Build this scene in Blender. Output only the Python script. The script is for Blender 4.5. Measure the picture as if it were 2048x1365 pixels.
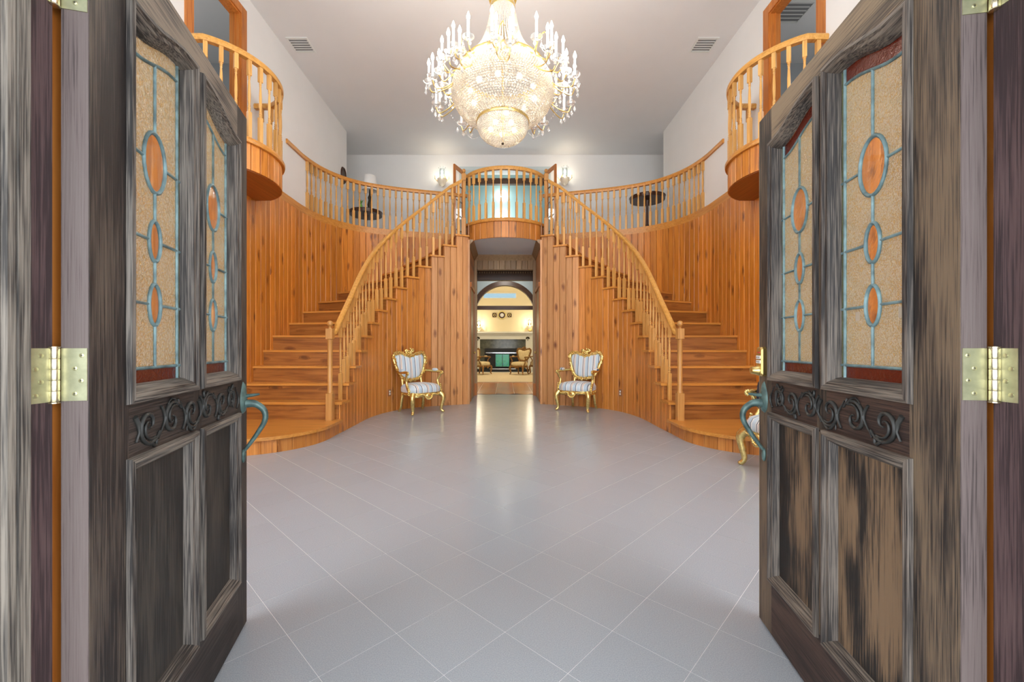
import bpy, bmesh, math, random
from mathutils import Vector, Matrix
random.seed(7)
for _o in list(bpy.data.objects): bpy.data.objects.remove(_o)
SC = bpy.context.scene
COL = SC.collection
PI = math.pi

# ------------------------------------------------------------------ camera, world, exposure
FPX = 835.0
EYE = 1.12
cam_d = bpy.data.cameras.new('camera'); cam = bpy.data.objects.new('camera', cam_d); COL.objects.link(cam)
cam.location = (0, 0, EYE); cam.rotation_euler = (PI/2, 0, 0)
cam_d.sensor_width = 36; cam_d.lens = FPX/2048*36
cam_d.shift_x = (1024-1010)/2048; cam_d.shift_y = (695-682.5)/2048
cam_d.clip_start = 0.02; cam_d.clip_end = 200
SC.camera = cam
W = bpy.data.worlds.new('sky'); SC.world = W; W.use_nodes = True
W.node_tree.nodes['Background'].inputs[0].default_value = (0.88, 0.94, 1.0, 1)
W.node_tree.nodes['Background'].inputs[1].default_value = 2.3
vs = SC.view_settings
vs.view_transform = 'Standard'; vs.look = 'None'; vs.gamma = 1; vs.use_curve_mapping = False
vs.exposure = 1.36
CH_POWER = 6.0          # watts of each chandelier point lamp

# ------------------------------------------------------------------ helpers
def tag(o, label=None, cat=None, group=None, kind=None):
    if label: o['label'] = label
    if cat: o['category'] = cat
    if group: o['group'] = group
    if kind: o['kind'] = kind
    return o

def empty(name, loc=(0, 0, 0), rz=0, label=None, cat=None, group=None, kind=None):
    o = bpy.data.objects.new(name, None); COL.objects.link(o)
    o.empty_display_size = 0.05
    o.location = loc; o.rotation_euler = (0, 0, rz)
    return tag(o, label, cat, group, kind)

def link(name, me, mat=None, parent=None, loc=(0, 0, 0), rot=(0, 0, 0), scale=(1, 1, 1), world=True):
    o = bpy.data.objects.new(name, me); COL.objects.link(o)
    if mat is not None and len(me.materials) == 0: me.materials.append(mat)
    l = Vector(loc)
    if parent is not None:
        o.parent = parent
        if world:
            l = l - wloc(parent)
    o.location = l; o.rotation_euler = rot; o.scale = scale
    return o

def wloc(o):
    v = Vector(o.location)
    while o.parent is not None:
        o = o.parent; v = v + Vector(o.location)
    return v

class MB:
    def __init__(s): s.v = []; s.f = []
    def add(s, vs_, fs):
        n = len(s.v); s.v += [tuple(p) for p in vs_]; s.f += [tuple(i+n for i in f) for f in fs]; return s
    def box(s, x0, x1, y0, y1, z0, z1):
        return s.add([(x0,y0,z0),(x1,y0,z0),(x1,y1,z0),(x0,y1,z0),(x0,y0,z1),(x1,y0,z1),(x1,y1,z1),(x0,y1,z1)],
                     [(0,3,2,1),(4,5,6,7),(0,1,5,4),(1,2,6,5),(2,3,7,6),(3,0,4,7)])
    def cbox(s, x0, x1, y0, y1, z0, z1, c=0.004):      # box with chamfered vertical + top edges
        P = lambda a, b, d, e: [(a+c, d), (b-c, d), (b, d+c), (b, e-c), (b-c, e), (a+c, e), (a, e-c), (a, d+c)]
        o = P(x0, x1, y0, y1); i = P(x0+c, x1-c, y0+c, y1-c)
        v = [(p[0], p[1], z0) for p in o] + [(p[0], p[1], z1-c) for p in o] + [(p[0], p[1], z1) for p in i]
        f = [tuple(range(7, -1, -1)), tuple(range(16, 24))]
        for k in range(8):
            j = (k+1) % 8; f += [(k, j, 8+j, 8+k), (8+k, 8+j, 16+j, 16+k)]
        return s.add(v, f)
    def prism(s, poly, z0, z1):
        n = len(poly)
        return s.add([(p[0], p[1], z0) for p in poly]+[(p[0], p[1], z1) for p in poly],
                     [tuple(range(n-1, -1, -1)), tuple(range(n, 2*n))]+[(i, (i+1) % n, n+(i+1) % n, n+i) for i in range(n)])
    def extr(s, poly3, d):                             # extrude a 3-D polygon by vector d
        n = len(poly3); d = Vector(d)
        a = [Vector(p) for p in poly3]; b = [p+d for p in a]
        return s.add(a+b, [tuple(range(n-1, -1, -1)), tuple(range(n, 2*n))]+[(i, (i+1) % n, n+(i+1) % n, n+i) for i in range(n)])
    def lathe(s, prof, c=(0, 0, 0), seg=16, cap=True):
        v = []; f = []; n = len(prof)
        for r, z in prof:
            for k in range(seg):
                a = 2*PI*k/seg; v.append((c[0]+r*math.cos(a), c[1]+r*math.sin(a), c[2]+z))
        for i in range(n-1):
            for k in range(seg):
                j = (k+1) % seg; f.append((i*seg+k, i*seg+j, (i+1)*seg+j, (i+1)*seg+k))
        if cap: f.append(tuple(range(seg-1, -1, -1))); f.append(tuple((n-1)*seg+k for k in range(seg)))
        return s.add(v, f)
    def tube(s, pts, r, seg=8, closed=False):
        pts = [Vector(p) for p in pts]; n = len(pts)
        R = r if isinstance(r, (list, tuple)) else [r]*n
        v = []; f = []; up = None
        for i in range(n):
            a = pts[i-1] if (i > 0 or closed) else pts[i]; b = pts[(i+1) % n] if (i < n-1 or closed) else pts[i]
            t = (b-a); t = t.normalized() if t.length > 1e-9 else Vector((0, 0, 1))
            if up is None:
                up = Vector((0, 0, 1)) if abs(t.z) < 0.9 else Vector((1, 0, 0))
            x = up.cross(t)
            if x.length < 1e-6: x = Vector((1, 0.1, 0)).cross(t)
            x.normalize(); y = t.cross(x); up = y
            for k in range(seg):
                q = 2*PI*k/seg; v.append(pts[i]+x*math.cos(q)*R[i]+y*math.sin(q)*R[i])
        m = n if closed else n-1
        for i in range(m):
            i2 = (i+1) % n
            for k in range(seg):
                j = (k+1) % seg; f.append((i*seg+k, i*seg+j, i2*seg+j, i2*seg+k))
        if not closed: f.append(tuple(range(seg-1, -1, -1))); f.append(tuple((n-1)*seg+k for k in range(seg)))
        return s.add(v, f)
    def sweep(s, pts, prof, closed=False):             # prof: (side, up) polygon, side = right of travel in plan
        pts = [Vector(p) for p in pts]; n = len(pts); m = len(prof); v = []; f = []
        for i in range(n):
            a = pts[i-1] if (i > 0 or closed) else pts[i]; b = pts[(i+1) % n] if (i < n-1 or closed) else pts[i]
            t = b-a; h = Vector((t.x, t.y, 0))
            h = h.normalized() if h.length > 1e-9 else Vector((0, 1, 0))
            rgt = Vector((h.y, -h.x, 0)); k = 1.0
            if 0 < i < n-1 or closed:
                p = (pts[i]-a); p.z = 0; q = (b-pts[i]); q.z = 0
                if p.length > 1e-9 and q.length > 1e-9: k = 1/max(0.5, math.cos(p.angle(q)/2))
            for (x, z) in prof: v.append(pts[i]+rgt*x*k+Vector((0, 0, z)))
        for i in range(n if closed else n-1):
            i2 = (i+1) % n
            for k in range(m):
                j = (k+1) % m; f.append((i*m+k, i*m+j, i2*m+j, i2*m+k))
        if not closed: f.append(tuple(range(m-1, -1, -1))); f.append(tuple((n-1)*m+k for k in range(m)))
        return s.add(v, f)
    def ball(s, c, r, seg=8, rings=5, sz=(1, 1, 1)):
        v = [(c[0], c[1], c[2]-r*sz[2])]; f = []
        for i in range(1, rings):
            th = PI*i/rings
            for k in range(seg):
                a = 2*PI*k/seg
                v.append((c[0]+r*sz[0]*math.sin(th)*math.cos(a), c[1]+r*sz[1]*math.sin(th)*math.sin(a), c[2]-r*sz[2]*math.cos(th)))
        v.append((c[0], c[1], c[2]+r*sz[2])); L = len(v)-1
        for k in range(seg):
            j = (k+1) % seg
            f.append((0, 1+j, 1+k)); f.append((L, L-seg+k, L-seg+j))
            for i in range(rings-2): f.append((1+i*seg+k, 1+i*seg+j, 1+(i+1)*seg+j, 1+(i+1)*seg+k))
        return s.add(v, f)
    def octa(s, c, r, h=None):
        h = h or r
        x, y, z = c
        return s.add([(x+r,y,z),(x,y+r,z),(x-r,y,z),(x,y-r,z),(x,y,z+h),(x,y,z-h)],
                     [(0,1,4),(1,2,4),(2,3,4),(3,0,4),(1,0,5),(2,1,5),(3,2,5),(0,3,5)])
    def mirror(s, ax=0):
        s.v = [tuple(-p[i] if i == ax else p[i] for i in range(3)) for p in s.v]; return s
    def mesh(s, name, smooth=None):
        me = bpy.data.meshes.new(name); me.from_pydata(s.v, [], s.f)
        bm = bmesh.new(); bm.from_mesh(me); bmesh.ops.recalc_face_normals(bm, faces=bm.faces); bm.to_mesh(me); bm.free()
        if smooth:
            me.polygons.foreach_set('use_smooth', [True]*len(me.polygons)); me.set_sharp_from_angle(angle=math.radians(smooth))
        return me
    def build(s, name, mat, parent=None, smooth=None, origin=None, base=False):
        """vertices are world (or, under a rotated prototype, local) coordinates; origin defaults to the bbox base centre"""
        if origin is None:
            xs, ys, zs = zip(*s.v)
            origin = ((min(xs)+max(xs))/2, (min(ys)+max(ys))/2, min(zs))
        s.v = [(p[0]-origin[0], p[1]-origin[1], p[2]-origin[2]) for p in s.v]
        return link(name, s.mesh(name, smooth), mat, parent, origin)

def copy_tree(o, parent=None):
    c = o.copy(); COL.objects.link(c)
    if parent is not None: c.parent = parent
    for ch in list(o.children): copy_tree(ch, c)
    return c

def cr(pts, n=12):                                     # Catmull-Rom through points
    pts = [Vector(p) for p in pts]; P = [pts[0]*2-pts[1]]+pts+[pts[-1]*2-pts[-2]]; out = []
    for i in range(1, len(P)-2):
        for k in range(n):
            t = k/n; a, b, c, d = P[i-1], P[i], P[i+1], P[i+2]
            out.append(0.5*((2*b)+(c-a)*t+(2*a-5*b+4*c-d)*t*t+(3*b-a-3*c+d)*t**3))
    out.append(pts[-1]); return out

class Path:                                            # arc-length parametrised polyline in plan
    def __init__(s, pts):
        s.p = [Vector((p[0], p[1])) for p in pts]; s.d = [0]
        for a, b in zip(s.p, s.p[1:]): s.d.append(s.d[-1]+(b-a).length)
        s.L = s.d[-1]
    def at(s, t):
        t = min(max(t, 0), s.L)
        for i in range(len(s.p)-1):
            if t <= s.d[i+1]+1e-9:
                k = (t-s.d[i])/max(1e-9, s.d[i+1]-s.d[i]); return s.p[i].lerp(s.p[i+1], k)
        return s.p[-1].copy()
    def tan(s, t):
        a = s.at(t-0.01); b = s.at(t+0.01); return (b-a).normalized()
    def near(s, q):
        q = Vector(q); best = (1e9, 0)
        for i in range(401):
            t = s.L*i/400; d = (s.at(t)-q).length
            if d < best[0]: best = (d, t)
        return best[1]

# ------------------------------------------------------------------ materials
def nmat(name):
    m = bpy.data.materials.new(name); m.use_nodes = True
    nt = m.node_tree; b = nt.nodes['Principled BSDF']; return m, nt, b
def nd(nt, t, **kw):
    n = nt.nodes.new(t)
    for k, v in kw.items(): setattr(n, k, v)
    return n
def plain(name, col, rough=0.5, metal=0, spec=0.5, noise=0, nscale=30, bump=0, **kw):
    m, nt, b = nmat(name)
    b.inputs['Base Color'].default_value = (*col, 1); b.inputs['Roughness'].default_value = rough
    b.inputs['Metallic'].default_value = metal; b.inputs['Specular IOR Level'].default_value = spec
    for k, v in kw.items(): b.inputs[k].default_value = v
    tc = nd(nt, 'ShaderNodeTexCoord'); n = nd(nt, 'ShaderNodeTexNoise'); n.inputs['Scale'].default_value = nscale
    n.inputs['Detail'].default_value = 4
    nt.links.new(tc.outputs['Object'], n.inputs['Vector'])
    if noise:
        r = nd(nt, 'ShaderNodeValToRGB'); r.color_ramp.elements[0].position = 0.3; r.color_ramp.elements[1].position = 0.7
        r.color_ramp.elements[0].color = (*[c*(1-noise) for c in col], 1); r.color_ramp.elements[1].color = (*[min(1, c*(1+noise)) for c in col], 1)
        nt.links.new(n.outputs['Fac'], r.inputs['Fac']); nt.links.new(r.outputs['Color'], b.inputs['Base Color'])
    if bump:
        bp = nd(nt, 'ShaderNodeBump'); bp.inputs['Strength'].default_value = bump; bp.inputs['Distance'].default_value = 0.004
        nt.links.new(n.outputs['Fac'], bp.inputs['Height']); nt.links.new(bp.outputs['Normal'], b.inputs['Normal'])
    return m
def emis(name, col, s):
    m, nt, b = nmat(name); b.inputs['Base Color'].default_value = (*col, 1)
    b.inputs['Emission Color'].default_value = (*col, 1); b.inputs['Emission Strength'].default_value = s; return m

def wood(name, dark, mid, light, axis='z', rough=0.32, knots=0.5, grain=1.0, var=0.18, coat=0.0):
    """grain runs along the object's own axis; every object gets its own cut of the pattern"""
    m, nt, b = nmat(name); L = nt.links.new
    tc = nd(nt, 'ShaderNodeTexCoord'); oi = nd(nt, 'ShaderNodeObjectInfo')
    mul = nd(nt, 'ShaderNodeMath', operation='MULTIPLY'); mul.inputs[1].default_value = 57.3
    L(oi.outputs['Random'], mul.inputs[0])
    cx = nd(nt, 'ShaderNodeCombineXYZ')
    for i in range(3): L(mul.outputs[0], cx.inputs[i])
    add = nd(nt, 'ShaderNodeVectorMath', operation='ADD'); L(tc.outputs['Object'], add.inputs[0]); L(cx.outputs[0], add.inputs[1])
    def mapped(sl, sa):
        mp = nd(nt, 'ShaderNodeMapping'); sc = [sl, sl, sl]; sc['xyz'.index(axis)] = sa
        mp.inputs['Scale'].default_value = sc; L(add.outputs[0], mp.inputs['Vector']); return mp
    # knots
    kv = mapped(5.0, 1.9); vo = nd(nt, 'ShaderNodeTexVoronoi', voronoi_dimensions='2D'); vo.inputs['Scale'].default_value = 1.0
    ksep = nd(nt, 'ShaderNodeSeparateXYZ'); L(kv.outputs[0], ksep.inputs[0]); kcom = nd(nt, 'ShaderNodeCombineXYZ')
    wn = nd(nt, 'ShaderNodeTexNoise'); wn.inputs['Scale'].default_value = 3.0; L(kv.outputs[0], wn.inputs['Vector'])
    wa = nd(nt, 'ShaderNodeMath', operation='MULTIPLY_ADD'); wa.inputs[1].default_value = .25
    L(wn.outputs['Fac'], wa.inputs[0]); L(ksep.outputs['Z' if axis != 'z' else 'X'], wa.inputs[2]); L(wa.outputs[0], kcom.inputs[0])
    L(ksep.outputs['XYZ'.index(axis.upper())], kcom.inputs[1]); L(kcom.outputs[0], vo.inputs['Vector'])
    vsep = nd(nt, 'ShaderNodeSeparateColor'); L(vo.outputs['Color'], vsep.inputs[0])
    vgt = nd(nt, 'ShaderNodeMapRange'); vgt.inputs['From Min'].default_value = .35; vgt.inputs['From Max'].default_value = .9; L(vsep.outputs[0], vgt.inputs['Value'])
    kr = nd(nt, 'ShaderNodeMapRange'); kr.inputs['From Min'].default_value = 0.05; kr.inputs['From Max'].default_value = 0.20
    kr.inputs['To Min'].default_value = 1; kr.inputs['To Max'].default_value = 0; L(vo.outputs['Distance'], kr.inputs['Value'])
    kraw = kr; kr = nd(nt, 'ShaderNodeMath', operation='MULTIPLY'); L(kraw.outputs[0], kr.inputs[0]); L(vgt.outputs[0], kr.inputs[1])
    # grain, bent round the knots
    gm = mapped(38*grain, 1.5); no = nd(nt, 'ShaderNodeTexNoise'); no.inputs['Scale'].default_value = 1.0; no.inputs['Detail'].default_value = 5
    no.inputs['Distortion'].default_value = 0.9
    gad = nd(nt, 'ShaderNodeVectorMath', operation='ADD'); L(gm.outputs[0], gad.inputs[0])
    ks = nd(nt, 'ShaderNodeMath', operation='MULTIPLY'); ks.inputs[1].default_value = 2.5*knots; L(kr.outputs[0], ks.inputs[0])
    kc = nd(nt, 'ShaderNodeCombineXYZ'); L(ks.outputs[0], kc.inputs[0]); L(ks.outputs[0], kc.inputs[1]); L(kc.outputs[0], gad.inputs[1])
    L(gad.outputs[0], no.inputs['Vector'])
    rp = nd(nt, 'ShaderNodeValToRGB'); e = rp.color_ramp.elements
    e[0].position = 0.25; e[0].color = (*dark, 1); e[1].position = 0.78; e[1].color = (*light, 1)
    x = e.new(0.5); x.color = (*mid, 1); L(no.outputs['Fac'], rp.inputs['Fac'])
    # per-object brightness
    mr = nd(nt, 'ShaderNodeMapRange'); mr.inputs['To Min'].default_value = 1-var; mr.inputs['To Max'].default_value = 1+var
    L(oi.outputs['Random'], mr.inputs['Value'])
    hs = nd(nt, 'ShaderNodeHueSaturation'); L(rp.outputs['Color'], hs.inputs['Color']); L(mr.outputs[0], hs.inputs['Value'])
    mx = nd(nt, 'ShaderNodeMix', data_type='RGBA'); kf = nd(nt, 'ShaderNodeMath', operation='MULTIPLY'); kf.inputs[1].default_value = min(1, knots)
    L(kr.outputs[0], kf.inputs[0]); L(kf.outputs[0], mx.inputs['Factor']); L(hs.outputs['Color'], mx.inputs['A'])
    mx.inputs['B'].default_value = (dark[0]*0.36, dark[1]*0.22, dark[2]*0.16, 1)
    L(mx.outputs['Result'], b.inputs['Base Color']); b.inputs['Roughness'].default_value = rough
    if coat: b.inputs['Coat Weight'].default_value = coat; b.inputs['Coat Roughness'].default_value = 0.15
    bp = nd(nt, 'ShaderNodeBump'); bp.inputs['Strength'].default_value = 0.12; bp.inputs['Distance'].default_value = 0.002
    L(no.outputs['Fac'], bp.inputs['Height']); L(bp.outputs['Normal'], b.inputs['Normal'])
    return m

def weathered(name, axis, bare, amount, dark=(0.030, 0.022, 0.020), gw=.85, pw=.65, wide=.30):
    """old stain worn off to bare grey-tan grain in patches of its own shape"""
    m, nt, b = nmat(name); L = nt.links.new
    tc = nd(nt, 'ShaderNodeTexCoord'); oi = nd(nt, 'ShaderNodeObjectInfo')
    mul = nd(nt, 'ShaderNodeMath', operation='MULTIPLY'); mul.inputs[1].default_value = 31.7; L(oi.outputs['Random'], mul.inputs[0])
    cx = nd(nt, 'ShaderNodeCombineXYZ')
    for i in range(3): L(mul.outputs[0], cx.inputs[i])
    add = nd(nt, 'ShaderNodeVectorMath', operation='ADD'); L(tc.outputs['Object'], add.inputs[0]); L(cx.outputs[0], add.inputs[1])
    def mapped(sl, sa):
        mp = nd(nt, 'ShaderNodeMapping'); sc = [sl]*3; sc['xyz'.index(axis)] = sa
        mp.inputs['Scale'].default_value = sc; L(add.outputs[0], mp.inputs['Vector']); return mp
    g = nd(nt, 'ShaderNodeTexNoise'); g.inputs['Detail'].default_value = 6; g.inputs['Scale'].default_value = 1; L(mapped(330, 7).outputs[0], g.inputs['Vector'])
    p = nd(nt, 'ShaderNodeTexNoise'); p.inputs['Detail'].default_value = 5; p.inputs['Scale'].default_value = 1; L(mapped(11, 2.6).outputs[0], p.inputs['Vector'])
    w = nd(nt, 'ShaderNodeMath', operation='MULTIPLY_ADD'); w.inputs[1].default_value = gw; L(g.outputs['Fac'], w.inputs[0])
    s2 = nd(nt, 'ShaderNodeMath', operation='MULTIPLY'); s2.inputs[1].default_value = pw; L(p.outputs['Fac'], s2.inputs[0]); L(s2.outputs[0], w.inputs[2])
    rp = nd(nt, 'ShaderNodeValToRGB'); e = rp.color_ramp.elements
    p0 = (gw+pw)*.5+(.5-amount)*.4-wide*.5
    e[0].position = p0; e[0].color = (*dark, 1); e[1].position = p0+wide; e[1].color = (*bare, 1)
    x = e.new(p0+wide*.4); x.color = (dark[0]*1.5+bare[0]*.30, dark[1]*1.5+bare[1]*.30, dark[2]*1.5+bare[2]*.30, 1)
    L(w.outputs[0], rp.inputs['Fac']); L(rp.outputs['Color'], b.inputs['Base Color']); b.inputs['Roughness'].default_value = 0.62
    bp = nd(nt, 'ShaderNodeBump'); bp.inputs['Strength'].default_value = 0.35; bp.inputs['Distance'].default_value = 0.002
    L(g.outputs['Fac'], bp.inputs['Height']); L(bp.outputs['Normal'], b.inputs['Normal'])
    return m

def stripes(name):
    m, nt, b = nmat(name); L = nt.links.new
    tc = nd(nt, 'ShaderNodeTexCoord'); sp = nd(nt, 'ShaderNodeSeparateXYZ'); L(tc.outputs['Object'], sp.inputs[0])
    mu = nd(nt, 'ShaderNodeMath', operation='MULTIPLY_ADD'); mu.inputs[1].default_value = 5.2; mu.inputs[2].default_value = 20.5; L(sp.outputs['X'], mu.inputs[0])
    fr = nd(nt, 'ShaderNodeMath', operation='FRACT'); L(mu.outputs[0], fr.inputs[0])
    rp = nd(nt, 'ShaderNodeValToRGB'); rp.color_ramp.interpolation = 'CONSTANT'; e = rp.color_ramp.elements
    cols = [(0, (.58, .68, .76)), (.28, (.80, .78, .74)), (.34, (.06, .09, .15)), (.40, (.80, .76, .70)), (.48, (.5, .27, .2)), (.52, (.80, .78, .74)), (.60, (.50, .61, .70)), (.84, (.07, .11, .18)), (.90, (.78, .78, .76))]
    e[0].position = 0; e[0].color = (*cols[0][1], 1); e[1].position = cols[1][0]; e[1].color = (*cols[1][1], 1)
    for q, c in cols[2:]: x = e.new(q); x.color = (*c, 1)
    L(fr.outputs[0], rp.inputs['Fac']); L(rp.outputs['Color'], b.inputs['Base Color']); b.inputs['Roughness'].default_value = 0.6
    b.inputs['Sheen Weight'].default_value = 0.2
    return m

def glass_tex(name, col, scale=70, strength=0.6, rough=0.12, mixd=0.25):
    """pressed obscure glass: glossy face, light let through softly"""
    m, nt, b = nmat(name); L = nt.links.new
    b.inputs['Base Color'].default_value = (*col, 1); b.inputs['Roughness'].default_value = rough
    b.inputs['Transmission Weight'].default_value = 1-mixd; b.inputs['IOR'].default_value = 1.3
    b.inputs['Specular IOR Level'].default_value = 0.75
    tc = nd(nt, 'ShaderNodeTexCoord'); n = nd(nt, 'ShaderNodeTexNoise'); n.inputs['Scale'].default_value = scale; n.inputs['Detail'].default_value = 3; n.inputs['Distortion'].default_value = 2.2
    L(tc.outputs['Object'], n.inputs['Vector'])
    if strength > .5:
        rp = nd(nt, 'ShaderNodeValToRGB'); e = rp.color_ramp.elements
        e[0].position = .38; e[0].color = (col[0], col[1]*.84, col[2]*.62, 1); e[1].position = .60; e[1].color = (*col, 1); x = e.new(.5); x.color = (1, .95, .82, 1); x = e.new(.46); x.color = (col[0]*.86, col[1]*.74, col[2]*.55, 1)
        L(n.outputs['Fac'], rp.inputs['Fac']); L(rp.outputs['Color'], b.inputs['Base Color'])
    bp = nd(nt, 'ShaderNodeBump'); bp.inputs['Strength'].default_value = strength; bp.inputs['Distance'].default_value = 0.009
    L(n.outputs['Fac'], bp.inputs['Height']); L(bp.outputs['Normal'], b.inputs['Normal'])
    return m
def thin_glass(name, col=(1, 1, 1), refl=0.08):
    m = bpy.data.materials.new(name); m.use_nodes = True; nt = m.node_tree; nt.nodes.clear(); L = nt.links.new
    o = nd(nt, 'ShaderNodeOutputMaterial'); mx = nd(nt, 'ShaderNodeMixShader'); t = nd(nt, 'ShaderNodeBsdfTransparent'); g = nd(nt, 'ShaderNodeBsdfGlossy')
    t.inputs[0].default_value = (*col, 1); g.inputs['Roughness'].default_value = 0.02; mx.inputs[0].default_value = refl
    L(t.outputs[0], mx.inputs[1]); L(g.outputs[0], mx.inputs[2]); L(mx.outputs[0], o.inputs[0]); return m
def tile_mat(name, c0, c1, rough=0.16, bump=0.05):
    m, nt, b = nmat(name); L = nt.links.new
    tc = nd(nt, 'ShaderNodeTexCoord'); oi = nd(nt, 'ShaderNodeObjectInfo')
    n = nd(nt, 'ShaderNodeTexNoise'); n.inputs['Scale'].default_value = 260; n.inputs['Detail'].default_value = 2; L(tc.outputs['Object'], n.inputs['Vector'])
    rp = nd(nt, 'ShaderNodeValToRGB'); rp.color_ramp.elements[0].color = (*c0, 1); rp.color_ramp.elements[1].color = (*c1, 1)
    rp.color_ramp.elements[0].position = .3; rp.color_ramp.elements[1].position = .7
    L(n.outputs['Fac'], rp.inputs['Fac'])
    mr = nd(nt, 'ShaderNodeMapRange'); mr.inputs['To Min'].default_value = .985; mr.inputs['To Max'].default_value = 1.015; L(oi.outputs['Random'], mr.inputs['Value'])
    hs = nd(nt, 'ShaderNodeHueSaturation'); L(rp.outputs['Color'], hs.inputs['Color']); L(mr.outputs[0], hs.inputs['Value'])
    L(hs.outputs['Color'], b.inputs['Base Color']); b.inputs['Roughness'].default_value = rough
    bp = nd(nt, 'ShaderNodeBump'); bp.inputs['Strength'].default_value = bump; bp.inputs['Distance'].default_value = 0.001
    L(n.outputs['Fac'], bp.inputs['Height']); L(bp.outputs['Normal'], b.inputs['Normal']); return m
def floral(name):
    m, nt, b = nmat(name); L = nt.links.new
    tc = nd(nt, 'ShaderNodeTexCoord'); v = nd(nt, 'ShaderNodeTexVoronoi'); v.inputs['Scale'].default_value = 16; L(tc.outputs['Object'], v.inputs['Vector'])
    rp = nd(nt, 'ShaderNodeValToRGB'); rp.color_ramp.interpolation = 'CONSTANT'; e = rp.color_ramp.elements
    e[0].color = (.72, .60, .50, 1); e[1].position = .38; e[1].color = (.012, .016, .04, 1)
    x = e.new(.22); x.color = (.45, .14, .09, 1); x = e.new(.30); x.color = (.75, .66, .55, 1)
    L(v.outputs['Distance'], rp.inputs['Fac']); L(rp.outputs['Color'], b.inputs['Base Color']); b.inputs['Roughness'].default_value = .7; return m
def stained(name):
    m, nt, b = nmat(name); L = nt.links.new
    tc = nd(nt, 'ShaderNodeTexCoord'); v = nd(nt, 'ShaderNodeTexVoronoi'); v.inputs['Scale'].default_value = 9; L(tc.outputs['Object'], v.inputs['Vector'])
    rp = nd(nt, 'ShaderNodeValToRGB'); e = rp.color_ramp.elements
    e[0].color = (.01, .30, .20, 1); e[1].color = (.02, .22, .42, 1); x = e.new(.5); x.color = (.04, .45, .30, 1)
    L(v.outputs['Color'], rp.inputs['Fac']); L(rp.outputs['Color'], b.inputs['Base Color']); L(rp.outputs['Color'], b.inputs['Emission Color'])
    b.inputs['Emission Strength'].default_value = 0; b.inputs['Roughness'].default_value = .15; return m

M = {}
M['pine'] = wood('pine_wall', (.36, .10, .010), (.60, .205, .022), (.70, .285, .045), rough=.36, knots=.85)
M['pine_stair'] = wood('pine_stair_panel', (.36, .115, .020), (.58, .215, .040), (.68, .29, .070), rough=.36, knots=.85)
M['pine_pink'] = wood('pine_passage_panel', (.40, .16, .050), (.58, .27, .095), (.65, .34, .14), rough=.36, knots=.95)
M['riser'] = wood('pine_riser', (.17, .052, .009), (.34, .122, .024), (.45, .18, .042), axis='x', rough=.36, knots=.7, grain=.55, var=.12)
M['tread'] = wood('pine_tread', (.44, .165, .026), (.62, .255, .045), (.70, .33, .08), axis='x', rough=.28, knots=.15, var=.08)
M['rail'] = wood('oak_handrail', (.50, .22, .036), (.68, .33, .070), (.76, .42, .12), axis='y', rough=.3, knots=0, var=.06)
M['turned'] = wood('oak_baluster', (.52, .24, .055), (.70, .37, .10), (.78, .46, .17), rough=.32, knots=0, var=.12)
M['hallrail'] = wood('pine_hall_rail', (.44, .165, .025), (.62, .26, .045), (.70, .34, .08), axis='y', rough=.32, knots=.1, var=.06)
M['newel'] = wood('oak_newel', (.38, .165, .04), (.52, .245, .065), (.60, .32, .10), rough=.35, knots=0, var=.05)
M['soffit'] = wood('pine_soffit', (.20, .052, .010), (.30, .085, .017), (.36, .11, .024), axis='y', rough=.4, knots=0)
M['casing'] = wood('pine_casing', (.36, .10, .016), (.52, .17, .03), (.60, .23, .05), rough=.35, knots=.25)
M['dkwood'] = wood('dark_wood', (.05, .020, .008), (.09, .038, .016), (.13, .06, .028), axis='x', rough=.35, knots=0)
M['olive'] = wood('olive_pine', (.24, .14, .06), (.36, .22, .10), (.43, .28, .15), rough=.4, knots=.3)
M['drywall'] = plain('white_wall_paint', (.80, .79, .77), .62, noise=.012, nscale=3)
M['ceil'] = plain('ceiling_paint', (.78, .77, .76), .7, noise=.012, nscale=2)
M['softwhite'] = plain('soffit_paint', (.72, .84, .97), .6)
M['white'] = plain('white_enamel', (.80, .80, .78), .4)
M['vent'] = plain('vent_enamel', (.74, .74, .71), .4)
M['ventdark'] = plain('vent_shadow', (.22, .22, .22), .8)
M['grey_room'] = plain('grey_room_paint', (.44, .46, .47), .7)
M['tile'] = tile_mat('grey_floor_tile', (.305, .333, .365), (.405, .437, .47), .2)
M['tile'].node_tree.nodes['Principled BSDF'].inputs['Specular IOR Level'].default_value = .38
M['grout'] = plain('pale_grout', (.72, .72, .72), .6)
M['terra'] = tile_mat('terracotta_tile', (.50, .15, .03), (.66, .22, .05), .2, .02)
M['rug'] = plain('cream_rug', (.74, .62, .45), .95, noise=.08, nscale=60, bump=.4)
M['cream'] = plain('cream_wall_paint', (.80, .70, .48), .7)
M['aqua'] = plain('aqua_wall_paint', (.37, .55, .55), .25)
M['bluegrey'] = plain('blue_grey_paint', (.55, .62, .62), .6)
M['gold'] = plain('gilt', (.88, .62, .24), .27, metal=.9, noise=.32, nscale=40, bump=.3)
M['brass'] = plain('brass', (.78, .58, .22), .28, metal=1, noise=.15, nscale=20)
M['hinge'] = plain('hinge_brass', (.46, .46, .30), .4, metal=.8, noise=.16, nscale=45, bump=.1)
M['knuckle'] = plain('hinge_knuckle_brass', (.70, .62, .42), .25, metal=.95, noise=.3, nscale=60)
M['screw'] = plain('screw_brass', (.50, .48, .30), .35, metal=.9)
M['slot'] = plain('screw_slot', (.03, .03, .02), .6)
M['verdi'] = plain('verdigris_bronze', (.10, .165, .155), .45, metal=.35, noise=.45, nscale=30, bump=.2)
M['lead'] = plain('lead_came', (.16, .25, .265), .5, metal=.25, noise=.45, nscale=26, bump=.3)
M['stripe'] = stripes('striped_silk')
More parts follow.
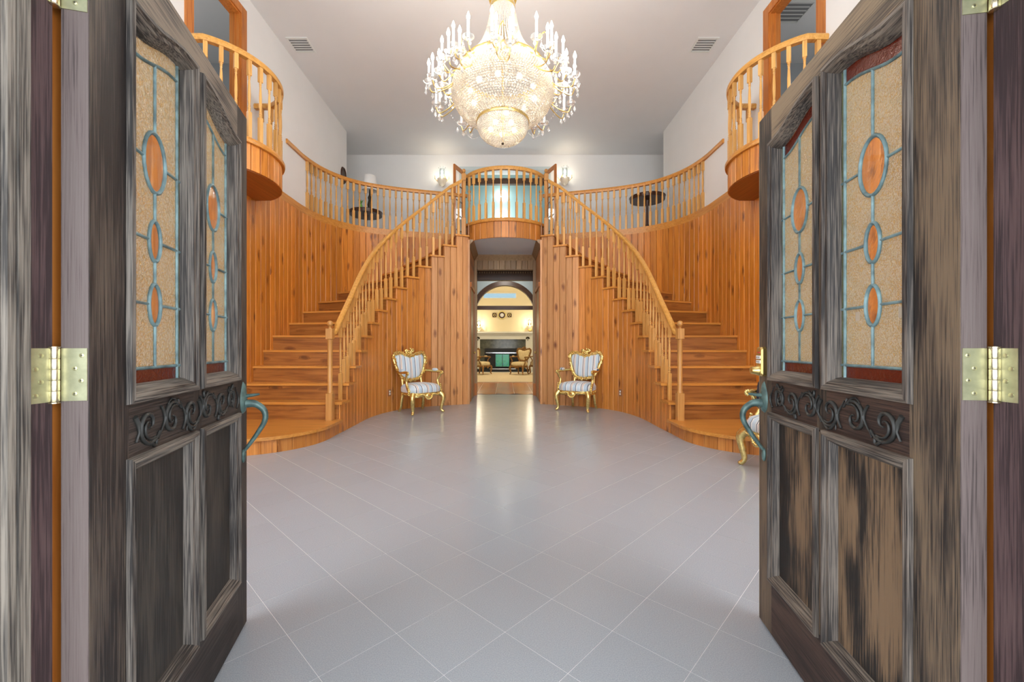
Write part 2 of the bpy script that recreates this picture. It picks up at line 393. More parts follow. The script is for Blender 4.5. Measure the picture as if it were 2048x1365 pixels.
M['creamsilk'] = plain('cream_silk', (.74, .60, .36), .55, noise=.1, nscale=14)
M['browngilt'] = plain('brown_gilt', (.30, .15, .045), .35, metal=.4, noise=.4, nscale=30)
M['floral'] = floral('dark_floral_fabric')
M['crystal'] = plain('crystal', (.93, .87, .76), .16, spec=.9)
M['crystal'].node_tree.nodes['Principled BSDF'].inputs['Transmission Weight'].default_value = .45
M['ccrystal'] = plain('crown_crystal', (.60, .50, .40), .14, spec=.8)
M['pend'] = plain('crystal_drop', (.95, .95, .95), .04, spec=.9)
M['pend'].node_tree.nodes['Principled BSDF'].inputs['Transmission Weight'].default_value = .8
M['candle'] = plain('candle_tube', (.82, .84, .84), .4)
M['bulb'] = emis('lit_bulb', (1, .93, .80), 8)
M['bbulb'] = emis('lit_basket_bulb', (1, .90, .74), 3.0)
M['ibulb'] = emis('lit_inner_bulb', (1, .90, .74), 14.0)
M['lampglow'] = emis('lit_globe', (1, .97, .90), 9)
M['shade'] = plain('lampshade', (.86, .85, .83), .8)
M['mahog'] = plain('mahogany', (.060, .020, .010), .28, noise=.4, nscale=14)
M['bronze'] = plain('dark_bronze', (.06, .045, .03), .4, metal=.6, noise=.4)
M['black'] = plain('black_metal', (.012, .013, .014), .4)
M['slate'] = plain('grey_green_marble', (.10, .105, .085), .15, noise=.3, nscale=8)
M['stained'] = stained('teal_stained_glass')
M['chrome'] = plain('polished_steel', (.75, .76, .78), .15, metal=1)
M['pane'] = thin_glass('window_pane', refl=.03)
M['greenglass'] = plain('green_glass', (.20, .50, .10), .1)
M['leaf'] = plain('leaf_green', (.10, .30, .05), .5)
M['clearvase'] = thin_glass('clear_vase_glass', (.93, .96, .96), .18)
M['sticker'] = plain('old_sticker', (.40, .34, .26), .6)
M['outlet'] = plain('brown_outlet_plate', (.32, .14, .06), .4)
M['amber'] = glass_tex('amber_obscure_glass', (1, .88, .56), 70, .7, .06, .30)
M['amber_fine'] = glass_tex('amber_swirl_glass', (1, .88, .56), 100, .8, .06, .32)
M['clear'] = glass_tex('bevelled_glass', (.96, .90, .78), 4, .03, .02, .03)
M['red'] = glass_tex('red_border_glass', (.17, .025, .012), 40, .3, .08, .5)
M['green'] = glass_tex('green_border_glass', (.30, .36, .22), 40, .3, .1, .4)
M['jamb'] = weathered('painted_jamb', 'z', (.10, .060, .056), .30, (.030, .016, .017))
M['trim'] = weathered('weathered_trim', 'z', (.22, .19, .155), .55, (.026, .022, .019), .8, .7, .26)
M['edge'] = weathered('worn_door_edge', 'z', (.135, .105, .098), .55, (.055, .040, .038))
M['palestrip'] = weathered('pale_edge_strip', 'z', (.42, .37, .25), .8, (.16, .13, .08))
M['doorL'] = weathered('weathered_door_left', 'z', (.105, .080, .060), .34, (.015, .011, .010), .8, .75, .24)
M['doorLx'] = weathered('weathered_rail_left', 'x', (.080, .062, .050), .26, (.014, .010, .009))
M['doorLp'] = weathered('weathered_panel_left', 'z', (.066, .054, .041), .30, (.013, .012, .011), .8, .7, .26)
M['doorLtop'] = weathered('bleached_rail_left', 'x', (.24, .19, .14), .58, (.026, .020, .017), .8, .8, .26)
M['doorLm'] = weathered('weathered_molding_left', 'z', (.19, .165, .14), .42, (.016, .013, .012), .9, .6, .26)
M['doorR'] = weathered('weathered_door_right', 'z', (.155, .108, .068), .50, (.017, .013, .011), .75, .85, .22)
M['doorRx'] = weathered('weathered_rail_right', 'x', (.085, .050, .033), .30, (.020, .011, .009))
M['doorRp'] = weathered('weathered_panel_right', 'z', (.20, .128, .072), .46, (.010, .0085, .0075), .6, 1.05, .17)
M['doorRtop'] = weathered('bleached_rail_right', 'x', (.28, .205, .125), .60, (.028, .020, .016), .8, .8, .26)
M['doorRm'] = weathered('weathered_molding_right', 'z', (.17, .14, .115), .42, (.015, .012, .011), .9, .6, .26)
M['doorLmx'] = weathered('weathered_level_molding_left', 'x', (.23, .20, .165), .55, (.022, .018, .016), .9, .6, .26)
M['doorRmx'] = weathered('weathered_level_molding_right', 'x', (.21, .175, .14), .52, (.02, .016, .014), .9, .6, .26)
M['carve'] = plain('carved_scroll', (.022, .022, .020), .5, noise=.5, nscale=30)
M['concrete'] = plain('porch_stone', (.42, .41, .39), .8, noise=.15, nscale=8)

# ------------------------------------------------------------------ plan of the room (a = distance from the centre line)
WX = 3.60              # side walls
H_UP = 3.55            # upper floor
H_CEIL = 6.02
Y_FRONT0, Y_FRONT1 = 0.80, 0.95
Y_HDR = 9.74           # wall with the passage opening
Y_BACK = 10.62         # back wall of the upper hall
SOFF = 3.26
inner = Path([(p.x, p.y) for p in cr([(2.17, 5.45), (2.17, 5.95), (2.175, 6.45), (2.14, 6.85), (2.04, 7.22), (1.85, 7.57), (1.58, 7.84), (1.2, 8.03), (.72, 8.25)], 10)])
outer = Path([(p.x, p.y) for p in cr([(WX, 6.5), (WX, 7.0), (3.595, 7.4), (3.5, 7.9), (3.27, 8.34), (2.93, 8.66), (2.44, 8.90), (1.95, 9.06), (1.44, 9.20), (.85, 9.36)], 10)])
front1 = Path([(p.x, p.y) for p in cr([(2.17, 5.45), (2.16, 5.1), (2.18, 4.88), (2.26, 4.68), (2.41, 4.48), (2.64, 4.33), (3.0, 4.22), (WX, 4.17)], 8)])
def zt(k): return 0.18+0.2245*(k-1) if k < 16 else H_UP
NT = 15
STEP = inner.L/14
def r_in(k): return inner.at(STEP*(k-2))
OUT0 = 0.0
def r_out(k):
    if k <= 6: return Vector((WX, 5.45+STEP*(k-2)))
    o6 = Vector((WX, 5.45+STEP*4)); t6 = outer.near(o6); return outer.at(t6+(outer.L-t6)*(k-6)/10)
def S(sg, p, z=None): return (sg*p[0], p[1]) if z is None else (sg*p[0], p[1], z)

# ------------------------------------------------------------------ room shell
floor = tag(MB().box(-WX-.1, WX+.1, Y_FRONT0-.05, Y_HDR+.1, -.12, -.0008).build('floor', M['grout']), 'grey tiled floor of the entrance hall laid on the diagonal', 'floor', kind='structure')
tag(MB().box(-3.5, 3.5, -3.5, Y_FRONT0-.05, -.16, -.02).build('added_porch_slab', M['concrete']), 'stone slab added outside the double entrance doors to bounce daylight', 'floor', kind='structure')  # unseen slab, added to bounce daylight up
tag(MB().box(-1.30, 1.40, -1.5, .79, 2.70, 2.85).build('added_porch_roof', M['dkwood']), 'wooden roof added to shade the double entrance doors', 'roof', kind='structure')  # unseen roof, added to cut the skylight falling on the doors
for k_, x_ in enumerate((-1.22, 1.32)): tag(MB().cbox(x_-.07, x_+.07, -1.45, -1.31, -.02, 2.70, .01).build('trim_%d' % (10+k_), M['white']), 'white post of the added porch roof on the '+('no-keypad' if k_ == 0 else 'keypad')+' door side', 'post', kind='structure')  # unseen posts under the added shading roof
tag(MB().box(-6.4, 6.4, Y_FRONT0, Y_BACK+3.2, H_CEIL, H_CEIL+.12).build('ceiling', M['ceil']), 'white flat ceiling high above the entrance hall', 'ceiling', kind='structure')

# side walls: white above, pine boards below; opening for the upper doors
DY0, DY1, DZ1 = 4.80, 5.67, 5.66
wallpar = {}
for sg, nm in ((-1, 'left'), (1, 'right')):
    m = MB()
    x0, x1 = sorted((sg*WX, sg*(WX+.12)))
    m.box(x0, x1, Y_FRONT0, DY0, 0, H_CEIL); m.box(x0, x1, DY1, 9.49, 0, H_CEIL)
    m.box(x0, x1, DY0, DY1, 0, H_UP); m.box(x0, x1, DY0, DY1, DZ1, H_CEIL)
    w = m.build('wall_'+nm, M['drywall'], origin=(sg*WX, 5, 0))
    tag(w, 'white side wall with pine boards below, '+('beside the oval frame' if sg < 0 else 'behind the chair with the floral cushion'), 'wall', kind='structure')
    wallpar[sg] = w
    # hall beyond the end of the side wall
    x0, x1 = sorted((sg*(WX+.12), sg*5.6))
    tag(MB().box(x0, x1, 9.37, 9.49, H_UP, H_CEIL).build('wall_hall_'+nm, M['drywall']), 'white return wall of the upper hall '+('near the lamp table' if sg < 0 else 'near the tall dark pedestal table'), 'wall', kind='structure')
    x0, x1 = sorted((sg*5.5, sg*5.6))
    tag(MB().box(x0, x1, 9.49, Y_BACK, H_UP, H_CEIL).build('wall_hall_end_'+nm, M['drywall']), 'white end wall of the upper hall '+('past the lamp table' if sg < 0 else 'past the tall dark pedestal table'), 'wall', kind='structure')
    # grey room behind the upper door
    m = MB()
    a, b_ = sg*(WX+.12), sg*(WX+2.6)
    x0, x1 = sorted((a, b_))
    m.box(x0, x1, 3.4, 3.5, H_UP, H_CEIL); m.box(x0, x1, 7.2, 7.3, H_UP, H_CEIL)
    xx = sorted((b_, b_+sg*.1)); m.box(xx[0], xx[1], 3.4, 7.3, H_UP, H_CEIL); m.box(x0, x1, 3.4, 7.3, H_UP-.1, H_UP);
    tag(m.build('wall_side_room_'+nm, M['grey_room']), 'grey painted room seen through the upper doorway '+('without a ceiling vent' if sg < 0 else 'with a ceiling vent'), 'wall', kind='structure')
    # casing of the upper door
    t = empty('trim_'+('1' if sg < 0 else '2'), (sg*WX, (DY0+DY1)/2, H_UP), 0, 'orange pine casing around the upper doorway of the '+('grey room without a vent' if sg < 0 else 'grey room with a ceiling vent'), 'door casing', kind='structure')
    c = .115
    xa, xb = sorted((sg*WX, sg*(WX-.025)))
    MB().box(xa, xb, DY0-c, DY0, H_UP, DZ1+c).build('casing_board', M['casing'], t)
    MB().box(xa, xb, DY1, DY1+c, H_UP, DZ1+c).build('casing_board', M['casing'], t)
    MB().box(xa, xb, DY0, DY1, DZ1, DZ1+c).build('casing_head', M['casing'], t)
    xa, xb = sorted((sg*(WX-.005), sg*(WX+.13)))
    MB().box(xa, xb, DY0, DY0+.02, H_UP, DZ1).build('jamb_board', M['casing'], t)
    MB().box(xa, xb, DY1-.02, DY1, H_UP, DZ1).build('jamb_board', M['casing'], t)
    MB().box(xa, xb, DY0+.02, DY1-.02, DZ1-.02, DZ1).build('jamb_head', M['casing'], t)
    xa, xb = sorted((sg*(WX+.05), sg*(WX+.065)))
    MB().box(xa, xb, DY1-.035, DY1-.02, H_UP, DZ1-.02).build('stop_strip', M['casing'], t)

# front wall with the entrance opening and the daylight windows added around it
DC = 0.05
m = MB()
LX0, RX0 = -.90, .99
SWA, SWB, SZ0, SZ1 = 1.35, 3.35, .45, 5.5
for a, b_ in ((-WX-.1, -SWB), (-SWA, LX0), (RX0, SWA), (SWB, WX+.1)): m.box(a, b_, Y_FRONT0+.005, Y_FRONT1, 0, H_CEIL)
for a, b_ in ((-SWB, -SWA), (SWA, SWB)): m.box(a, b_, Y_FRONT0+.005, Y_FRONT1, 0, SZ0); m.box(a, b_, Y_FRONT0+.005, Y_FRONT1, SZ1, H_CEIL)
m.box(LX0, RX0, Y_FRONT0+.005, Y_FRONT1, 2.10, 2.75); m.box(LX0, RX0, Y_FRONT0+.005, Y_FRONT1, 5.3, H_CEIL)
wf = tag(m.build('wall_front', M['drywall']), 'white front wall around the double entrance doors', 'wall', kind='structure')
def added_window(nme, x0, x1, z0, z1, nx, nz, label):  # unseen windows, added to give the hall flat daylight
    w_ = empty(nme, ((x0+x1)/2, Y_FRONT1-.08, z0), 0, label, 'window', kind='structure'); b = .045
    for i in range(nx+1):
        x = x0+(x1-x0-b)*i/nx; MB().box(x, x+b, Y_FRONT1-.1, Y_FRONT1-.04, z0, z1).build('window_frame', M['white'], w_)
    px = (x1-x0-b)/nx; pz = (z1-z0-b)/nz
    for i in range(nx):
        for k in range(nz+1): MB().box(x0+b+px*i, x0+px*(i+1), Y_FRONT1-.1, Y_FRONT1-.04, z0+pz*k, z0+pz*k+b).build('window_bar', M['white'], w_)
        for k in range(nz): MB().box(x0+b+px*i, x0+px*(i+1), Y_FRONT1-.073, Y_FRONT1-.067, z0+pz*k+b, z0+pz*(k+1)).build('pane', M['pane'], w_)
added_window('added_window_1', LX0, RX0, 2.75, 5.3, 3, 3, 'tall window added for daylight above the double entrance doors')
added_window('added_window_3', -SWB, -SWA, SZ0, SZ1, 3, 5, 'tall front window added for daylight beside the door without a keypad')
added_window('added_window_4', SWA, SWB, SZ0, SZ1, 3, 5, 'tall front window added for daylight beside the door with the keypad lock')

# upper floor slab (its underside is the passage soffit)
oc = [outer.at(outer.L*i/24) for i in range(25)]
oc = [p for p in oc if p.y > 7.35]
bowR = []
def bow(t):            # bow-front balcony of the landing, t in -1..1
    R, half = .90, .77
    a = t*math.asin(half/R); return Vector((R*math.sin(a), 8.05+R-R*math.cos(a)))
poly = [(-WX, 9.5)]+[(-WX+.0, oc[0].y)]+[(-p.x, p.y) for p in oc]+[(-.80, 8.40)]+[tuple(bow(-1+2*i/12)) for i in range(13)]+[(.80, 8.40)]+[(p.x, p.y) for p in reversed(oc)]+[(WX, oc[0].y), (WX, 9.5), (5.6, 9.5), (5.6, 11.98), (-5.6, 11.98), (-5.6, 9.5)]
tag(MB().prism(poly, SOFF, H_UP).build('floor_upper', M['softwhite']), 'upper hall floor with a pale painted soffit over the passage', 'floor', kind='structure')

# back wall of the upper hall with the wide doorway
m = MB()
OX, OZ = 1.06, 5.62
m.box(-5.6, -OX, Y_BACK, Y_BACK+.12, H_UP, H_CEIL); m.box(OX, 5.6, Y_BACK, Y_BACK+.12, H_UP, H_CEIL); m.box(-OX, OX, Y_BACK, Y_BACK+.12, OZ, H_CEIL)
tag(m.build('wall_back', M['drywall']), 'white back wall of the upper hall with two crystal sconces', 'wall', kind='structure')
t = empty('trim_3', (0, Y_BACK, H_UP), 0, 'grey casing around the wide upper doorway to the aqua room', 'door casing', kind='structure')
for sg in (-1, 1):
    x0, x1 = sorted((sg*OX, sg*(OX+.10))); MB().box(x0, x1, Y_BACK-.02, Y_BACK, H_UP, OZ+.09).build('casing_board', M['bluegrey'], t)
MB().box(-OX, OX, Y_BACK-.02, Y_BACK, OZ, OZ+.09).build('casing_head', M['bluegrey'], t)
MB().box(-OX-.3, OX+.3, Y_BACK+.38, Y_BACK+.50, 5.43, 5.58).build('header_beam', M['dkwood'], t)
m = MB()
m.box(-2.4, 2.4, 11.87, 11.96, H_UP, H_CEIL); m.box(-2.5, -2.4, Y_BACK+.12, 11.96, H_UP, H_CEIL); m.box(2.4, 2.5, Y_BACK+.12, 11.96, H_UP, H_CEIL)
tag(m.build('wall_aqua', M['aqua']), 'glossy aqua walls of the upper room behind the bow balcony', 'wall', kind='structure')
for z in (5.44, 4.85):  # two lit globes stand in for glow spots on the glossy wall
    g = empty('wall_globe_lamp', (-.10, 11.77, z), 0, 'lit globe standing in for a glow spot on the aqua wall, '+('upper of two' if z > 5 else 'lower of two'), 'lamp', 'glow spot globes on the aqua wall')
    m = MB(); m.lathe([(.05, 0), (.05, .02)], (0, 0, 0), 12); m.v = [(p[0], -p[2]+.10, p[1]) for p in m.v]
    link('back_plate', m.mesh('back_plate', 40), M['brass'], g, world=False)
    link('globe', MB().ball((0, 0, 0), .085, 14, 9).mesh('globe', 60), M['lampglow'], g, world=False)

# ------------------------------------------------------------------ pine boards
def board_run(parent, path, t0, t1, n, ztop, zbot, sg, side, mat, thick=.02, gap=.005, name='plank', c=.007):
    """vertical boards along a plan curve; side = +1 when the shown face lies right of travel (before mirroring)"""
    for i in range(n):
        a = t0+(t1-t0)*i/n; b = t0+(t1-t0)*(i+1)/n
        p = path.at(a); q = path.at(b); d = (q-p); w = d.length; d.normalize()
        nrm = Vector((d.y, -d.x))*side
        g = gap/2
        z1 = ztop(i) if callable(ztop) else ztop; z0 = zbot(i) if callable(zbot) else zbot
        mid = (p+q)/2
        prof = [(-w/2+g, 0), (-w/2+g, thick-c), (-w/2+g+c, thick), (w/2-g-c, thick), (w/2-g, thick-c), (w/2-g, 0)]
        poly = []
        ang = math.atan2(d.y*1.0, d.x*sg)
        for u, v in prof:
            P = d*u+nrm*v; poly.append((sg*P.x, P.y))
        # store in the board's own frame: x along the face, y out of it
        ca, sa = math.cos(-ang), math.sin(-ang)
        poly = [(x*ca-y*sa, x*sa+y*ca) for x, y in poly]
        m = MB().prism(poly, 0, z1-z0)
        link(name, m.mesh(name), mat, parent, (sg*mid.x, mid.y, z0), (0, 0, ang))

class Line(Path):
    pass
PW = .125
def build_side_boards(sg):
    w = wallpar[sg]
    L1 = Path([(WX, Y_FRONT1), (WX, 6.5)])
    board_run(w, L1, 0, L1.L, int(L1.L/PW), SOFF+.24, 0, sg, -1, M['pine'])
    n = int(outer.L/PW)
    board_run(w, outer, 0, outer.L, n, SOFF+.24, 0, sg, -1, M['pine'])
    # backing of the curved part
    pts = [outer.at(outer.L*i/30) for i in range(31)]
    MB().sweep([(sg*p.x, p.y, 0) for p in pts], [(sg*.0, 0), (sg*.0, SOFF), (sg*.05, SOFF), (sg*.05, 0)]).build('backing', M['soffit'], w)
for sg in (-1, 1): build_side_boards(sg)

# ------------------------------------------------------------------ turned balusters and newels
def baluster_mesh():
    m = MB(); s = .0215
    m.box(-s, s, -s, s, 0, .34); m.box(-s*.98, s*.98, -s*.98, s*.98, .80, 1.0)
    prof = [(.0155, .335), (.013, .345), (.009, .352), (.0135, .362), (.0135, .37), (.009, .378), (.0135, .388), (.0135, .396), (.009, .405), (.0125, .418), (.0085, .43),
            (.0115, .47), (.0135, .54), (.0125, .62), (.010, .70), (.008, .74), (.012, .75), (.008, .76), (.0125, .772), (.009, .782), (.0155, .802)]
    m.lathe([(r*1.28, z) for r, z in prof], (0, 0, 0), 10); return m.mesh('baluster', 35)
BAL = baluster_mesh()
def baluster(parent, x, y, z0, z1, rz=0, mat='turned'):
    me = BAL if mat == 'turned' else BALH
    return link('baluster', me, M[mat], parent, (x, y, z0), (0, 0, rz), (1, 1, z1-z0))
BALH = baluster_mesh()
def newel(parent, x, y, z0, h, rz=0, mat='newel', w=.043, base=.35):
    m = MB(); m.cbox(-w, w, -w, w, 0, base, .004)
    m.lathe([(w*.9, base-.002), (w*.95, base+.012), (w*.72, base+.03), (w*.72, h-.26), (w*.8, h-.25), (w*.8, h-.24), (w*.7, h-.235)], (0, 0, 0), 16)
    m.cbox(-w, w, -w, w, h-.235, h-.10, .004)
    m.lathe([(w*.5, h-.102), (w*.4, h-.085), (w*.55, h-.078), (w*.35, h-.07)], (0, 0, 0), 14); m.ball((0, 0, h-.035), .038, 14, 10)
    return link('newel_post', m.mesh('newel_post', 40), M[mat], parent, (x, y, z0), (0, 0, rz))
RAILP = [(-.03, -.036), (.03, -.036), (.036, -.004), (.036, .014), (.024, .034), (-.024, .034), (-.036, .014), (-.036, -.004)]

# ------------------------------------------------------------------ staircases
def staircase(sg):
    lab = ('curved pine staircase with turned balusters climbing past the hall lamp table' if sg < 0 else
           'curved pine staircase with turned balusters behind the chair with the floral cushion')
    st = empty('curved_staircase', (sg*2.8, 5.6, 0), 0, lab, 'staircase', 'pair of curved staircases')
    # bottom step: boarded curved face and a big rounded tread
    f = front1; n = 15
    board_run(st, f, 0, f.L, n, zt(1)-.035, 0, sg, 1, M['pine_stair'], thick=.012, gap=.002, c=.004)
    fp = [f.at(f.L*i/28) for i in range(29)]
    over = []
    for i, p in enumerate(fp):
        d = f.tan(f.L*i/28); nn = Vector((d.y, -d.x)); over.append(p+nn*.055)
    poly = [(sg*p.x, p.y) for p in over]
    poly[-1] = (sg*WX, poly[-1][1]); poly += [(sg*WX, 5.44), (sg*2.17, 5.44)]
    MB().prism(poly, zt(1)-.035, zt(1)).build('tread', M['tread'], st)
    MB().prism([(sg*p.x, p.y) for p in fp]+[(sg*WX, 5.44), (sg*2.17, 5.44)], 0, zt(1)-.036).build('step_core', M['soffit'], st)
    # treads and risers
    for k in range(2, NT+1):
        A, B, A2, B2 = r_in(k), r_out(k), r_in(k+1), r_out(k+1)
        e = (A-B).normalized()                           # towards the open side
        run = Vector((-e.y, e.x)); run = run if run.dot((A2-A)+(B2-B)) > 0 else -run
        ti = STEP*(k-2)
        ins = []
        for q in (0, .5, 1):
            p = inner.at(ti+STEP*q); tt = inner.tan(ti+STEP*q); nn = Vector((tt.y, -tt.x))
            ins.append(p-nn*.05)
        F0 = ins[0]-run*.03; F1 = B-run*.03
        o = [B]
        if k > 6:
            tb, tb2 = outer.near(B), outer.near(B2); o = [outer.at(tb+(tb2-tb)*q) for q in (0, .5, 1)]
        else: o = [B, B2]
        poly = [F1, F0, ins[0], ins[1], ins[2]]+list(reversed(o))
        z = zt(k); ctr = sum(poly, Vector((0, 0)))/len(poly)
        ang = math.atan2(e.y, sg*e.x)
        ca, sa = math.cos(-ang), math.sin(-ang)
        def loc2(p): x, y = sg*(p.x-ctr.x), p.y-ctr.y; return (x*ca-y*sa, x*sa+y*ca)
        link('tread', MB().prism([loc2(p) for p in poly], 0, .032).mesh('tread'), M['tread'], st, (sg*ctr.x, ctr.y, z-.032), (0, 0, ang))
        # riser board
        Lr = (A-B).length; mid = (A+B)/2
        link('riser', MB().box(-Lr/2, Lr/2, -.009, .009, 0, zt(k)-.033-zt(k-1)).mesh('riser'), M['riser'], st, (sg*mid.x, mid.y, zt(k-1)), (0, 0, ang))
        # two side boards under each tread
        board_run(st, inner, ti, ti+STEP, 2, z-.033, 0, sg, -1, M['pine_stair'] if k < 13 else M['pine_pink'])
        # cove strip under the nosing
        # two balusters
        for q in (.22, .72):
            p = inner.at(ti+STEP*q); tt = inner.tan(ti+STEP*q); p = p+Vector((tt.y, -tt.x))*.05
            zr = rail_z(k-2+q)
            if k == 2 and q < .5: continue
            baluster(st, sg*p.x, p.y, z, zr-.03, math.atan2(tt.y, sg*tt.x))
    # dark carriage under the treads (the solid wall behind the boards)
    pts = [inner.at(inner.L*i/20) for i in range(21)]
    # top riser at the landing
    A, B = r_in(16), r_out(16); Lr = (A-B).length; mid = (A+B)/2; e = (A-B).normalized()
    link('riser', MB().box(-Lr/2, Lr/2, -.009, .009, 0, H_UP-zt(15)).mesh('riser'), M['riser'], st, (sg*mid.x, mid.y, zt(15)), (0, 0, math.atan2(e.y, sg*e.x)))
    # newels
    newel(st, sg*2.25, 5.37, zt(1), 1.28)
    newel(st, sg*.815, 8.27, zt(15), 1.33, mat='newel')
    # handrail
    P = [(sg*2.245, 5.40, rail_z(-.1))]
    for i in range(0, 57):
        t = inner.L*i/56; p = inner.at(t); tt = inner.tan(t); p = p+Vector((tt.y, -tt.x))*.05
        if p.y < 5.42: continue
        if p.x < .85: break
        P.append((sg*p.x, p.y, rail_z(t/STEP)))
    MB().sweep(P, RAILP).build('handrail', M['rail'], st, 50)
    return st
def rail_z(q):                                          # q = treads past riser 2
    return 1.33+q*.2325 if q < 12.5 else 1.33+12.5*.2325+(q-12.5)*.17
for sg in (-1, 1): staircase(sg)

# ------------------------------------------------------------------ curved hall railing on the upper floor
def hall_rail(sg):
    r = empty('hall_railing', (sg*2.4, 8.9, H_UP), 0, 'curved pine hall railing with turned balusters in front of the '+('lamp table' if sg < 0 else 'tall dark pedestal table'), 'railing', 'curved hall railings')
    t0 = outer.near((WX, 7.0)); 
    pts = [outer.at(outer.L*i/44) for i in range(45)]
    # cap moulding along the edge of the floor
    MB().sweep([(sg*p.x, p.y, SOFF+.24) for p in pts], [(-.005*1, 0), (.05, 0), (.05, .10), (.035, .125), (-.03, .125), (-.03, .10), (-.02, .04), (-.02, 0)] if sg > 0 else [(.005, 0), (-.05, 0), (-.05, .10), (-.035, .125), (.03, .125), (.03, .10), (.02, .04), (.02, 0)]).build('edge_cap', M['hallrail'], r, 40)
    zc = SOFF+.365; zr = H_UP+.965
    off = .03
    P = []
    for i in range(41):
        t = t0-.15+(outer.L-t0+.15)*i/40; p = outer.at(t); P.append((sg*min(p.x, WX-.002), p.y, zr))
    MB().sweep(P, RAILP).build('handrail', M['hallrail'], r, 50)
    n = 29; ts = outer.near((WX-.03, 7.55))
    for i in range(n):
        t = ts+(outer.L-.06-ts)*i/(n-1); p = outer.at(t); d = outer.tan(t)
        baluster(r, sg*p.x, p.y, zc, zr-.025, math.atan2(d.y, sg*d.x), 'hallrail' if False else 'turned')
    newel(r, sg*.80, 9.38, H_UP, 1.10, mat='hallrail', w=.036, base=.3)
for sg in (-1, 1): hall_rail(sg)

# ------------------------------------------------------------------ balconies
def balcony(name, path, zc, label, group, nplank, nbal, under, kindpoly, capmat='hallrail', flat=True):
    pts = [path.at(path.L*i/40) for i in range(41)]
    ctr = sum(pts, Vector((0, 0)))/41
    b = empty(name, (ctr.x, ctr.y, SOFF-.02), 0, label, 'balcony', group)
    return b, pts
# bow balcony of the landing
bowp = Path([tuple(bow(-1+2*i/30)) for i in range(31)])
bb = empty('bow_balcony', (0, 8.3, SOFF-.02), 0, 'bow-fronted pine balcony over the passage between the two staircases', 'balcony')
board_run(bb, bowp, 0, bowp.L, 13, H_UP, SOFF-.02, 1, 1, M['pine_stair'])
MB().sweep([(p.x, p.y, H_UP) for p in [bowp.at(bowp.L*i/30) for i in range(31)]], [(-.03, 0), (.045, 0), (.055, .02), (.055, .045), (.04, .065), (-.03, .065)]).build('edge_cap', M['hallrail'], bb, 40)
MB().sweep([(p.x, p.y, 4.585) for p in [bowp.at(bowp.L*(.01+.98*i/30)) for i in range(31)]], RAILP).build('handrail', M['rail'], bb, 50)
for i in range(12):
    t = bowp.L*(.045+.91*i/11); p = bowp.at(t); d = bowp.tan(t)
    baluster(bb, p.x, p.y, H_UP+.06, 4.56, math.atan2(d.y, d.x))
# side balconies in front of the upper doors
def side_balcony(sg):
    b = empty('side_balcony', (sg*WX, 5.34, SOFF-.02), 0, 'rounded pine balcony before an upper doorway, '+('on the lamp table side' if sg < 0 else 'on the tall pedestal table side'), 'balcony', 'rounded side balconies')
    R = .76; cyv = 5.34; half = .67
    a0 = math.asin(half/R); xc = 3.37-.40+R
    arc = [(xc-R*math.cos(-a0+2*a0*i/24), cyv+R*math.sin(-a0+2*a0*i/24)) for i in range(25)]
    path = Path([(WX, cyv-half)]+arc+[(WX, cyv+half)])
    path0 = Path(arc)
    board_run(b, path0, 0, path0.L, 14, H_UP, SOFF-.02, sg, -1, M['pine'])
    for yy in (cyv-half, cyv+half):
        L1 = Path([(WX, yy), (arc[0][0], yy)]) if yy < cyv else Path([(arc[0][0], yy), (WX, yy)])
        board_run(b, L1, 0, L1.L, 2, H_UP, SOFF-.02, sg, -1, M['pine'])
    poly = [(sg*x, y) for x, y in [(WX, cyv-half)]+arc+[(WX, cyv+half)]]
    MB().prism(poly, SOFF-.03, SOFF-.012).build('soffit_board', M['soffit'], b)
    MB().prism(poly, SOFF+.1, H_UP-.001).build('deck', M['tread'], b)
    allp = [path.at(path.L*i/44) for i in range(45)]
    pr = [(-.05, 0), (.03, 0), (.03, .065), (-.04, .065), (-.055, .04), (-.055, .02)]
    if sg < 0: pr = [(-x, z) for x, z in pr]
    MB().sweep([(sg*p.x, p.y, H_UP) for p in [Vector(q) for q in [(WX, cyv-half)]+arc+[(WX, cyv+half)]]], pr).build('edge_cap', M['hallrail'], b, 40)
    MB().sweep([(sg*p[0], p[1], 4.585) for p in [(WX, cyv-half)]+arc+[(WX, cyv+half)]], RAILP).build('handrail', M['rail'], b, 50)
    for i in range(12):
        t = path0.L*(.01+.98*i/11); p = path0.at(t); d = path0.tan(t)
        baluster(b, sg*p.x, p.y, H_UP+.06, 4.56, math.atan2(d.y, sg*d.x))
    for yy in (cyv-half, cyv+half): baluster(b, sg*(WX-.1), yy, H_UP+.06, 4.56)
for sg in (-1, 1): side_balcony(sg)

